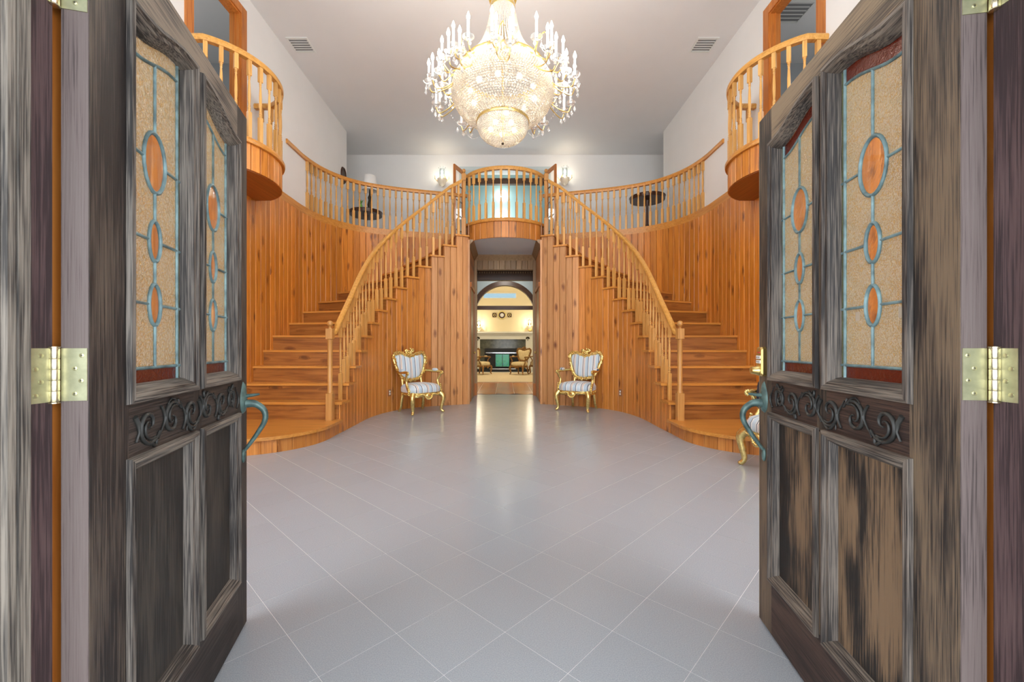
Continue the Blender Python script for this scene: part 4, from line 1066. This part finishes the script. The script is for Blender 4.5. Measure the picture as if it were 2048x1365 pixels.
    m = MB().ball((hu-.002, f*.004, .680), .016, 10, 7, (.8, .5, 1.7)); o = link('grip_foot', m.mesh('grip_foot', 60), M['verdi'], hp, world=False); o.location = (-hu, 0, -.84)
    m = MB().tube([(hu, f*.012, .915), (hu, f*.04, .918), (hu, f*.06, .921)], [.008, .006, .004], 8); o = link('thumb_piece', m.mesh('thumb_piece', 60), M['verdi'], hp, world=False); o.location = (-hu, 0, -.84)
    if sg > 0:
        for (u0, u1, z0, z1) in ((.155, .182, 1.50, 1.56), (.172, .196, 1.178, 1.205), (.335, .352, 1.18, 1.205)):
            Bx(u0, u1, -.0258, -.0252, z0, z1, 'paper_sticker', M['sticker'])
        # keypad lock
        ku = .858
        m = MB(); oc_ = [(-.026, -.05), (-.018, -.058), (.018, -.058), (.026, -.05), (.026, .05), (.018, .058), (-.018, .058), (-.026, .05)]
        m.v = [(ku+x, f*.001, 1.05+z) for x, z in oc_]+[(ku+x, f*.014, 1.05+z) for x, z in oc_]+[(ku+x*.82, f*.020, 1.05+z*.92) for x, z in oc_]
        for a in (0, 8):
            for i in range(8): j = (i+1) % 8; m.f.append((a+i, a+j, a+8+j, a+8+i))
        m.f.append(tuple(range(16, 24)))
        kp = Mesh(m, 'keypad_lock', M['brass'], o=(ku, 0, .99))
        def ksub(m, name, mat, sm=None): o = link(name, m.mesh(name, sm), mat, kp, world=False); o.location = (-ku, 0, -.99)
        for kz in (1.067, 1.049):
            y0, y1 = sorted((f*.020, f*.023)); ksub(MB().box(ku-.017, ku+.017, y0, y1, kz-.0065, kz+.0065), 'key_button', M['white'])
            for i in range(4):
                y0, y1 = sorted((f*.023, f*.0233)); ksub(MB().box(ku-.013+i*.0075, ku-.010+i*.0075, y0, y1, kz-.003, kz+.003), 'key_mark', M['slot'])
        y0, y1 = sorted((f*.020, f*.022)); ksub(MB().box(ku-.012, ku+.008, y0, y1, 1.083, 1.089), 'lamp_mark', plain('red_mark', (.5, .06, .04), .4))
        m = MB().lathe([(.020, 0), (.020, .008), (.016, .014), (.014, .030), (.011, .032)], (0, 0, 0), 16); m.v = [(p[0]+ku, f*(.018+p[2]), p[1]+1.014) for p in m.v]; ksub(m, 'lock_cylinder', M['brass'], 40)
    return D
entrance_door(-1, 'door_1', (-.814, .818), (-1.041, 1.675), 'dark weathered entrance door with leaded glass, no keypad', (M['doorL'], M['doorLx'], M['doorLp'], M['doorLtop'], M['doorLm'], M['doorLmx']))
entrance_door(1, 'door_2', (.898, .824), (1.045, 1.722), 'weathered entrance door with leaded glass and a brass keypad lock', (M['doorR'], M['doorRx'], M['doorRp'], M['doorRtop'], M['doorRm'], M['doorRmx']))

# jambs, stops and outer trim of the entrance
for sg, nm, xj, lab in ((-1, 'trim_6', -.862, 'weathered purple-brown entrance jamb beside the door without a keypad'), (1, 'trim_7', .950, 'weathered purple-brown entrance jamb beside the door with the keypad lock')):
    t = empty(nm, (xj, .77, 0), 0, lab, 'door jamb', kind='structure')
    yj = .795 if sg < 0 else .812
    def jb(a, b_, y0, y1, z0, z1, nme, mat, ch=0):
        q = sorted((xj+sg*a, xj+sg*b_)); m = MB(); (m.cbox(q[0], q[1], y0, y1, z0, z1, ch) if ch else m.box(q[0], q[1], y0, y1, z0, z1)); return m.build(nme, mat, t)
    jb(0, .04, .60, yj, 0, 2.10, 'jamb_board', M['jamb'])
    # moulded weathered stop: three ribs
    jb(-.017, 0, .722, .748, 0, 2.10, 'stop_rib', M['trim'], .004); jb(-.022, 0, .700, .722, 0, 2.10, 'stop_rib', M['trim'], .005); jb(-.017, 0, .66, .700, 0, 2.10, 'stop_rib', M['trim'], .004)
    jb(.016, .045, yj, .965, 0, 2.10, 'inner_casing', M['casing'])
    # jamb leaves of the hinges
    for hz in (1.812, 1.054, .30):
        h = jb(-.0015, 0, yj-.040, yj+.004, hz+.013-.051, hz+.013+.051, 'hinge_leaf', M['hinge'])
        for k, (dy, dz) in enumerate(((.027, .037), (.036, .012), (.027, -.012), (.036, -.037))):
            m = MB().lathe([(.0042, 0), (.0042, .0012), (.003, .0016)], (0, 0, 0), 12); m.v = [(xj-sg*(.0015+p[2]), yj+.006-dy+p[0], hz+.013+dz+p[1]) for p in m.v]
            m.build('screw', M['screw'], h, 40)
tag(MB().box(-.90, .99, .62, .96, -.015, .008).build('trim_8', M['dkwood']), 'low dark wooden threshold under the open entrance doors', 'threshold', kind='structure')
tag(MB().box(-.90, .99, .60, .80, 2.10, 2.16).build('trim_9', M['jamb']), 'weathered head jamb above the open entrance doors', 'door jamb', kind='structure')

# ------------------------------------------------------------------ chandelier
def chandelier(cx_, cy_):
    ch = empty('chandelier', (cx_, cy_, 3.37), 0, 'large tiered crystal chandelier with lit candle arms hanging in the hall', 'chandelier')
    C = lambda m, n, mat, sm=None, par=None: m.build(n, mat, par or ch, sm)
    o = (cx_, cy_, 0)
    # chain, canopy, top ring
    C(MB().lathe([(.09, H_CEIL-.001), (.085, H_CEIL-.03), (.03, H_CEIL-.07)], o, 20), 'ceiling_canopy', M['brass'], 40)
    m = MB()
    z = 5.12; k = 0
    while z < H_CEIL-.07:
        r = .022
        m.tube([(cx_+(r*math.cos(2*PI*i/12) if k % 2 else 0), cy_+(0 if k % 2 else r*math.cos(2*PI*i/12)), z+.035*math.sin(2*PI*i/12)) for i in range(12)], .005, 5, True); z += .055; k += 1
    C(m, 'chain', M['brass'], 60)
    C(MB().lathe([(.02, 5.10), (.06, 5.04), (.10, 4.96), (.13, 4.93), (.14, 4.90), (.14, 4.87), (.125, 4.86)], o, 28), 'crown_ring', M['brass'], 40)
    m = MB()
    for k in range(12):
        a = 2*PI*k/12; m.octa((cx_+.14*math.cos(a), cy_+.14*math.sin(a), 4.98), .016, .05)
    C(m, 'crown_leaves', M['brass'])
    # crown: strings of beads from the top ring to the main ring
    def prof_c(t): return (.132+.10*t+.155*t**3.2, 4.87-.60*t)
    m = MB(); ns = 64
    for k in range(ns):
        a = 2*PI*k/ns
        for i in range(34):
            r, zz = prof_c(i/33.); m.ball((cx_+r*math.cos(a), cy_+r*math.sin(a), zz), .0088, 6, 4, (1, 1, 1.15))
    tag(C(m, 'crown_beads', M['ccrystal']), kind='stuff')
    # rings
    def ring(name, R, zz, h=.022, w=.012):
        C(MB().lathe([(R-w, zz-h), (R+w*.6, zz-h), (R+w, zz), (R+w*.6, zz+h), (R-w, zz+h), (R-w, zz-h)], o, 48, cap=False), name, M['brass'], 40)
    ring('main_ring', .47, 4.17); ring('lower_ring', .285, 3.62, .018)
    # bowl of bead rows
    def rows(pts, name, rb, pr=None):
        m = MB()
        for i, (R, zz) in enumerate(pts):
            n = max(6, int(2*PI*R/(rb*2.05)))
            for k in range(n):
                a = 2*PI*(k+.5*(i % 2))/n; m.ball((cx_+R*math.cos(a), cy_+R*math.sin(a), zz), rb, 6, 4, (1, 1, .78))
        tag(C(m, name, M['crystal']), kind='stuff')
    bp = cr([(.475, 4.15), (.535, 4.05), (.555, 3.96), (.54, 3.86), (.48, 3.76), (.39, 3.68), (.295, 3.63)], 3)
    rows([(p[0], p[1]) for p in [Vector((q.x, q.y)) for q in cr([Vector((a, b_, 0)) for a, b_ in [(.475, 4.145), (.535, 4.05), (.555, 3.96), (.54, 3.86), (.48, 3.76), (.39, 3.68), (.295, 3.635)]], 5)]], 'bowl_beads', .0138)
    rows([(q.x, q.y) for q in cr([Vector((a, b_, 0)) for a, b_ in [(.28, 3.60), (.272, 3.55), (.245, 3.49), (.19, 3.435), (.11, 3.40), (.04, 3.385)]], 4)], 'basket_beads', .0105)
    C(MB().lathe([(.0, 3.372), (.012, 3.375), (.016, 3.385), (.01, 3.395)], o, 12, cap=False), 'finial', M['bronze'], 50)
    C(MB().lathe([(.012, 3.40), (.012, 4.9)], o, 10), 'stem', M['brass'], 50)
    # inner bulbs lighting the bowls
    ib = MB().ball((0, 0, 0), .030, 10, 7).mesh('inner_bulb', 60); ib2 = MB().ball((0, 0, 0), .030, 10, 7).mesh('inner_bulb', 60)
    for k in range(10):
        a = 2*PI*(k+.3)/10; link('inner_bulb', ib, M['ibulb'], ch, (cx_+.36*math.cos(a), cy_+.36*math.sin(a), 3.93))
    for k in range(5):
        a = 2*PI*(k+.3)/5; link('inner_bulb', ib2, M['bbulb'], ch, (cx_+.14*math.cos(a), cy_+.14*math.sin(a), 3.56))
    # candle arms
    cup = MB().lathe([(.012, -.03), (.018, -.012), (.045, .0), (.060, .016), (.056, .018), (.02, .006)], (0, 0, 0), 14).mesh('drip_cup', 40)
    can = MB().lathe([(.0125, 0), (.0125, .17)], (0, 0, 0), 10).mesh('candle', 40)
    bul = MB().lathe([(.008, 0), (.0165, .02), (.018, .035), (.012, .055), (.003, .082)], (0, 0, 0), 10).mesh('bulb', 60)
    drop = MB()
    drop.octa((0, 0, .0), .007, .008); drop.v += []; drop.lathe([(.001, -.012), (.006, -.022), (.015, -.048), (.014, -.06), (.002, -.078)], (0, 0, 0), 6)
    drop = drop.mesh('pendant')
    for k in range(10):
        a = 2*PI*k/10+PI/2
        ca, sa = math.cos(a), math.sin(a)
        def P(r, th, z): return (cx_+r*math.cos(a+th), cy_+r*math.sin(a+th), z)
        spots = [(.70, -.14, 4.10), (.70, .14, 4.10), (.81, -.07, 3.94), (.79, .09, 3.92)]
        m = MB()
        for r, th, z in spots:
            m.tube(cr([P(.47, th*.2, 4.14), P(.57, th*.5, 4.05 if z > 4 else 3.93), P(r-.05, th*.9, z-.10), P(r, th, z-.03)], 5), .0065, 6)
        m.tube(cr([P(.55, 0, 4.02), P(.64, -.05, 4.14), P(.70, 0, 4.20), P(.73, .03, 4.14)], 5), .006, 6)
        arm = C(m, 'candle_arm', M['brass'], 60)
        for r, th, z in spots:
            link('drip_cup', cup, M['pend'], arm, P(r, th, z)); link('candle', can, M['candle'], arm, P(r, th, z+.006)); link('bulb', bul, M['bulb'], arm, P(r, th, z+.176))
            for dq in (-.055, .05): link('pendant', drop, M['pend'], arm, P(r+.03, th+dq, z-.03))
            link('pendant', drop, M['pend'], arm, P(r-.04, th, z-.09))
        m = MB()                                         # swag of beads to the lower ring
        for i in range(22):
            t = i/21; q = Vector(P(.66, .3, 3.86)).lerp(Vector(P(.30, .2, 3.62)), t); m.octa((q.x, q.y, q.z-.14*math.sin(PI*t)), .0055, .008)
        link('bead_swag', m.mesh('bead_swag'), M['pend'], arm, (0, 0, 0))
    for k in range(8):
        a = 2*PI*k/8+PI/2+.12
        l = bpy.data.lights.new('chandelier_light', 'POINT'); l.energy = CH_POWER; l.color = (1, .955, .89); l.shadow_soft_size = .07
        lo = bpy.data.objects.new('chandelier_light', l); COL.objects.link(lo); lo.location = (cx_+.76*math.cos(a), cy_+.76*math.sin(a), 4.22)
chandelier(-.025, 4.64)

# ------------------------------------------------------------------ gilt armchairs
def outline_pad(m, pts, y0, bulge, n=5, sc=1.0):
    """cushioned pad from a closed outline given in x,z (front at y0, bulging by `bulge`)"""
    c = Vector((sum(p[0] for p in pts)/len(pts), sum(p[1] for p in pts)/len(pts)))
    rings = []
    for k in range(n+1):
        t = k/n; s = math.cos(t*PI/2)**.55 if t < 1 else 0.02; rings.append([(c.x+(p[0]-c.x)*s, y0-bulge*math.sin(t*PI/2), c.y+(p[1]-c.y)*s) for p in pts])
    q = len(pts); b0 = len(m.v)
    for r in rings: m.v += r
    for a in range(n):
        for i in range(q): j = (i+1) % q; m.f.append((b0+a*q+i, b0+a*q+j, b0+(a+1)*q+j, b0+(a+1)*q+i))
    m.f.append(tuple(b0+n*q+i for i in range(q))); m.f.append(tuple(b0+i for i in range(q-1, -1, -1)))
    return m
def armchair(label, group, frame, fabric, seed=1):
    rnd = random.Random(seed)
    g = empty('armchair', (0, 0, 0), 0, label, 'armchair', group)
    def A(m, n, mat, sm=50, par=None):
        xs, ys, zs = zip(*m.v); o = (0, (min(ys)+max(ys))/2, min(zs)) if par is None else (0, 0, 0)
        m.v = [(p[0], p[1]-o[1], p[2]-o[2]) for p in m.v]
        ob = link(n, m.mesh(n, sm), mat, par or g, world=False)
        ob.location = o if par is None else (0, -par.location[1], -par.location[2]); return ob
    # seat
    so = []
    for i in range(36):
        a = 2*PI*i/36; cxv, syv = math.cos(a), math.sin(a)
        x = math.copysign(abs(cxv)**.55, cxv)*(.31-.04*(syv*.5+.5)); y = math.copysign(abs(syv)**.6, syv)*.27-.02
        so.append((x, y))
    m = MB(); lv = [(.35, .99), (.375, 1.03), (.43, 1.03), (.472, .95), (.497, .76), (.508, .45), (.512, .02)]
    for z, s in lv: m.v += [(x*s, y*s, z) for x, y in so]
    for a in range(len(lv)-1):
        for i in range(36): j = (i+1) % 36; m.f.append((a*36+i, a*36+j, (a+1)*36+j, (a+1)*36+i))
    m.f.append(tuple(range(35, -1, -1))); m.f.append(tuple((len(lv)-1)*36+i for i in range(36)))
    A(m, 'seat', fabric, 60)
    # seat rail with carved bumps and a front cartouche
    m = MB(); lv = [(.29, .95), (.30, 1.0), (.36, 1.01), (.365, .97)]
    for z, s in lv: m.v += [(x*s, y*s, z+(-.012*math.cos(6*PI*i/36) if z < .31 else 0)) for i, (x, y) in enumerate(so)]
    for a in range(len(lv)-1):
        for i in range(36): j = (i+1) % 36; m.f.append((a*36+i, a*36+j, (a+1)*36+j, (a+1)*36+i))
    m.f.append(tuple(range(35, -1, -1))); m.f.append(tuple(3*36+i for i in range(36)))
    for i in range(0, 36, 1):
        x, y = so[i]
        if rnd.random() < .75: m.ball((x*1.01, y*1.01, .325+rnd.uniform(-.015, .015)), rnd.uniform(.010, .018), 6, 4)
    rail_ = A(m, 'seat_rail', frame, 50)
    m = MB(); m.ball((0, -.305, .305), .06, 12, 8, (1, .35, .8))
    for i in range(9): a = PI*(1+i/8); m.ball((.062*math.cos(a), -.315, .305+.052*math.sin(a)), .017, 7, 5)
    for i in range(7):
        for sg in (-1, 1): m.ball((sg*(.08+.022*i), -.296+.002*i, .325+.008*math.sin(i)), .017-.001*i, 7, 5)
    A(m, 'cartouche', frame, 50, rail_)
    # legs
    for sg in (-1, 1):
        pts = cr([(sg*.265, -.245, .34), (sg*.30, -.285, .27), (sg*.285, -.27, .15), (sg*.275, -.262, .06), (sg*.295, -.285, .018)], 5)
        n = len(pts); m = MB().tube(pts, [.050-.027*min(1, i/(n*.75)) for i in range(n)], 9); m.ball((sg*.297, -.287, .02), .024, 9, 6, (1, 1, .83)); m.ball((sg*.305, -.30, .25), .024, 8, 6, (.9, .7, 1.6))
        A(m, 'leg', frame)
        pts = cr([(sg*.20, .215, .34), (sg*.215, .235, .2), (sg*.22, .255, .08), (sg*.235, .29, .0)], 5)
        n = len(pts); A(MB().tube(pts, [.035-.013*i/n for i in range(n)], 8), 'leg', frame)
        # back post
        A(MB().tube(cr([(sg*.20, .215, .34), (sg*.19, .245, .46), (sg*.185, .275, .58)], 5), [.026]*11, 8), 'back_post', frame)
        # arm: rail from the back, scroll and curved support
        m = MB().tube(cr([(sg*.275, .285, .70), (sg*.31, .15, .70), (sg*.335, -.02, .695), (sg*.335, -.14, .70), (sg*.33, -.19, .69)], 5), .024, 8)
        for i in range(9): a = i*.8; m.ball((sg*(.332+.004*math.cos(a)), -.195-.020*math.cos(a), .684+.020*math.sin(a)), .016, 7, 5)
        A(m, 'arm', frame)
        m = MB().tube(cr([(sg*.335, -.17, .69), (sg*.325, -.135, .62), (sg*.305, -.10, .55), (sg*.305, -.13, .46), (sg*.30, -.19, .37)], 6), [.018, .018, .018, .019, .019, .02, .02, .02, .02, .021, .021, .021, .022, .022, .022, .023, .023, .024, .024, .025, .025, .026, .026, .026, .026], 8)
        for i in range(6): m.ball((sg*.318, -.175-.006*i, .48-.03*i), .017, 7, 5)
        A(m, 'arm_support', frame)
        m = MB().ball((0, 0, 0), 1, 12, 8); m.v = [(sg*.328+p[0]*.036, .02+p[1]*.085, .722+p[2]*.030) for p in m.v]; A(m, 'arm_pad', fabric, 60)
    # heart-shaped back
    half = [(0, .535), (.10, .55), (.19, .60), (.245, .69), (.285, .80), (.315, .91), (.305, .985), (.25, 1.02), (.17, 1.015), (.09, .985), (0, .965)]
    hp = [(p.x, p.y) for p in cr([Vector((a, b_, 0)) for a, b_ in half], 4)]
    full_ = hp+[(-x, z) for x, z in reversed(hp[1:-1])]
    yb = lambda z: .265+(z-.5)*.17
    m = MB().tube([(x, yb(z), z) for x, z in full_], .031, 8, True)
    for i, (x, z) in enumerate(full_):
        for q in range(2):
            a = rnd.uniform(0, 2*PI); m.ball((x+.028*math.cos(a), yb(z)-.020+rnd.uniform(-.01, .006), z+.028*math.sin(a)), rnd.uniform(.011, .020), 6, 4)
    A(m, 'back_frame', frame)
    m = MB()
    for i in range(34):
        a = rnd.uniform(0, PI); r = rnd.uniform(0, 1)**.5
        m.ball((.105*r*math.cos(a), yb(1.02)-.012+rnd.uniform(-.018, .012), 1.0+.115*r*math.sin(a)), rnd.uniform(.014, .024), 7, 5)
    for sg in (-1, 1):
        m.tube([(sg*(.055+.035*(1-.8*i/20)*math.cos(i*.42)), yb(1.04)-.02, 1.05+.035*(1-.8*i/20)*math.sin(i*.42)) for i in range(21)], .009, 6)
    A(m, 'crest', frame)
    m = MB(); pad = [(x*.90, .755+(z-.755)*.90) for x, z in full_]
    outline_pad(m, pad, 0, .045); b0 = len(m.v)
    m.v = [(p[0], p[1]+yb(p[2])-.002, p[2]) for p in m.v]
    A(m, 'back_pad', fabric, 60)
    m = MB(); outline_pad(m, pad, 0, -.02); m.v = [(p[0], p[1]+yb(p[2])+.012, p[2]) for p in m.v]; A(m, 'back_cover', fabric, 60)
    return g
c1 = armchair('gilt carved armchair in blue striped silk, standing by the lamp table stairs', 'gilt striped armchairs', M['gold'], M['stripe'], 3)
def put(root, loc, rz, label=None, group=None, copy=True):
    c = copy_tree(root) if copy else root
    c.location = loc; c.rotation_euler = (0, 0, rz)
    if label: c['label'] = label
    if group: c['group'] = group
    return c
put(c1, (-1.48, 7.22, 0), math.radians(42), copy=False)
put(c1, (1.32, 7.50, 0), math.radians(-33), 'gilt carved armchair in blue striped silk, against the boards by the keypad door stairs')
put(c1, (2.53, 3.68, 0), math.radians(-90), 'gilt carved armchair with a dark floral cushion, behind the keypad door')
# floral cushion on the third chair
m = MB(); sq = []
for i in range(32):
    a = 2*PI*i/32; c_, s_ = math.cos(a), math.sin(a); sq.append((math.copysign(abs(c_)**.5, c_)*.20, math.copysign(abs(s_)**.5, s_)*.17))
outline_pad(m, sq, 0, .075); outline_pad(m, sq, 0, -.075)
cu = link('throw_cushion', m.mesh('throw_cushion', 60), M['floral'], None, (2.50, 3.80, .68), (math.radians(-8), 0, math.radians(-60)))
tag(cu, 'dark floral throw cushion on the gilt armchair behind the keypad door', 'cushion')
c2 = armchair('cream upholstered carved armchair before the fireplace, under the round picture', 'cream armchairs by the fireplace', M['browngilt'], M['creamsilk'], 9)
put(c2, (-.95, 16.9, .034), math.radians(58), 'cream carved armchair on the rug, farther from the gilt bowl', copy=False)
put(c2, (.60, 16.75, .034), math.radians(-32), 'cream carved armchair on the rug, nearer the gilt bowl')
put(c2, (1.42, 17.15, .034), math.radians(-40), 'cream carved armchair on the rug, beside another below the gilt bowl')

# ------------------------------------------------------------------ upper hall furniture
def pedestal_table(x, y, h, r, label):
    t = empty('pedestal_table', (x, y, H_UP), 0, label, 'table', 'dark pedestal tables in the upper hall')
    z = H_UP
    MB().lathe([(r*.96, z+h-.075), (r*.965, z+h-.07), (r*.985, z+h-.01), (r, z+h-.006), (r, z+h)], (x, y, 0), 40).build('table_top', M['mahog'], t, 30)
    MB().lathe([(.035, z+.12), (.05, z+.18), (.03, z+.26), (.026, z+h-.2), (.045, z+h-.14), (.06, z+h-.076)], (x, y, 0), 16).build('column', M['mahog'], t, 40)
    for k in range(3):
        a = 2*PI*k/3+.5
        MB().tube(cr([(x, y, z+.16), (x+.1*math.cos(a), y+.1*math.sin(a), z+.15), (x+.19*math.cos(a), y+.19*math.sin(a), z+.06), (x+.25*math.cos(a), y+.25*math.sin(a), z+.018)], 5), [.03-.012*i/16 for i in range(16)], 8).build('foot', M['mahog'], t, 50)
pedestal_table(3.10, 9.10, .84, .38, 'tall round dark pedestal table with a clear glass vase')
pedestal_table(-3.18, 9.55, .66, .37, 'low round dark pedestal table with a lamp and green vase')
tx, ty, tz = -3.18, 9.55, H_UP+.66
lp = empty('table_lamp', (tx+.06, ty+.08, tz), 0, 'table lamp with white shade and dark figured base', 'lamp')
m = MB().lathe([(.07, 0), (.065, .02), (.03, .04), (.045, .12), (.055, .2), (.03, .30), (.045, .36), (.02, .42), (.012, .55)], (tx+.06, ty+.08, tz), 14)
m.build('lamp_base', M['bronze'], lp, 50)
MB().lathe([(.17, .52), (.13, .86), (.127, .86), (.167, .52)], (tx+.06, ty+.08, tz), 28, cap=False).build('lamp_shade', M['shade'], lp, 60)
gv = empty('green_vase', (tx-.10, ty-.06, tz), 0, 'green glass vase with a sprig on the lamp table', 'vase')
MB().lathe([(.035, 0), (.045, .06), (.035, .14), (.028, .16)], (tx-.10, ty-.06, tz), 14).build('vase_body', M['greenglass'], gv, 50)
for k in range(5):
    a = k*1.3; m = MB().tube([(tx-.10, ty-.06, tz+.14), (tx-.10+.03*math.cos(a), ty-.06+.03*math.sin(a), tz+.22), (tx-.10+.06*math.cos(a), ty-.06+.06*math.sin(a), tz+.26)], [.004, .014, .002], 5); m.build('sprig_leaf', M['leaf'], gv, 60)
vz = H_UP+.84
cv = empty('glass_vase', (3.20, 9.10, vz), 0, 'clear glass vase standing on the tall dark pedestal table', 'vase')
MB().lathe([(.04, 0), (.055, .05), (.05, .14), (.035, .19), (.05, .24), (.047, .24), (.03, .19)], (3.20, 9.10, vz), 16).build('vase_body', M['clearvase'], cv, 50)
MB().ball((3.20, 9.10, vz+.27), .025, 10, 7).build('stopper', M['pend'], cv, 50)
# oval frame on the left wall
of = empty('oval_frame', (-WX, 9.28, 4.76), 0, 'oval dark wooden frame hung on the white side wall', 'picture frame')
m = MB(); m.lathe([(.78, 0), (1, 0), (.97, .5), (.88, 1), (.78, .6), (.78, 0)], (0, 0, 0), 32, cap=False); m.v = [(-WX+.001+p[2]*.03, 9.28+p[0]*.14, 4.94+p[1]*.19) for p in m.v]
m.build('frame_ring', M['mahog'], of, 40)
m = MB(); m.lathe([(.80, 0), (.80, .3)], (0, 0, 0), 32); m.v = [(-WX+.001+p[2]*.03, 9.28+p[0]*.14, 4.94+p[1]*.19) for p in m.v]; m.build('picture_plate', M['bronze'], of, 40)

# ------------------------------------------------------------------ vents and outlets
def vent(x, y, z, label, sx=.38, sy=.20):
    v = empty('ceiling_vent', (x, y, z-.012), 0, label, 'vent', 'ceiling vents')
    MB().box(x-sx/2+.02, x+sx/2-.02, y-sy/2+.02, y+sy/2-.02, z-.004, z-.001).build('vent_back', M['ventdark'], v)
    for a in (-1, 1):
        MB().box(x-sx/2, x+sx/2, y+a*(sy/2-.0125)-.0125, y+a*(sy/2-.0125)+.0125, z-.012, z-.001).build('vent_frame', M['vent'], v)
        MB().box(x+a*(sx/2-.0125)-.0125, x+a*(sx/2-.0125)+.0125, y-sy/2+.025, y+sy/2-.025, z-.012, z-.001).build('vent_frame', M['vent'], v)
    for k in range(6):
        yy = y-sy/2+.04+k*(sy-.08)/5; MB().box(x-sx/2+.03, x+sx/2-.03, yy-.006, yy+.006, z-.011, z-.004).build('slat', M['vent'], v)
vent(-3.30, 6.76, H_CEIL, 'white slatted vent in the hall ceiling near the lamp table side', .34, .34)
vent(3.22, 6.76, H_CEIL, 'white slatted vent in the hall ceiling near the tall pedestal table side', .34, .34)
vent(4.20, 6.10, H_CEIL, 'white slatted vent in the ceiling of the grey side room', .42, .42)
def outlet(sg, k, z):
    t = STEP*(k-2)+STEP*.25; p = inner.at(t); d = inner.tan(t); nn = -Vector((d.y, -d.x)); q = p+nn*.021
    o = empty('wall_outlet', (sg*q.x, q.y, z), math.atan2(nn.y, sg*nn.x)+PI/2, 'brown wall outlet with two pale sockets on the boards of the '+('lamp table stairs' if sg < 0 else 'keypad door stairs'), 'outlet', 'wall outlets')
    link('cover_plate', MB().box(-.038, .038, -.008, 0, -.06, .06).mesh('cover_plate'), M['outlet'], o, world=False)
    for zz in (.022, -.022):
        m = MB().lathe([(.017, 0), (.017, .004)], (0, 0, 0), 14); m.v = [(a, -.008-c, b_+zz) for a, b_, c in m.v]; link('socket', m.mesh('socket', 40), M['white'], o, world=False)
outlet(-1, 9, .33); outlet(1, 9, .33)
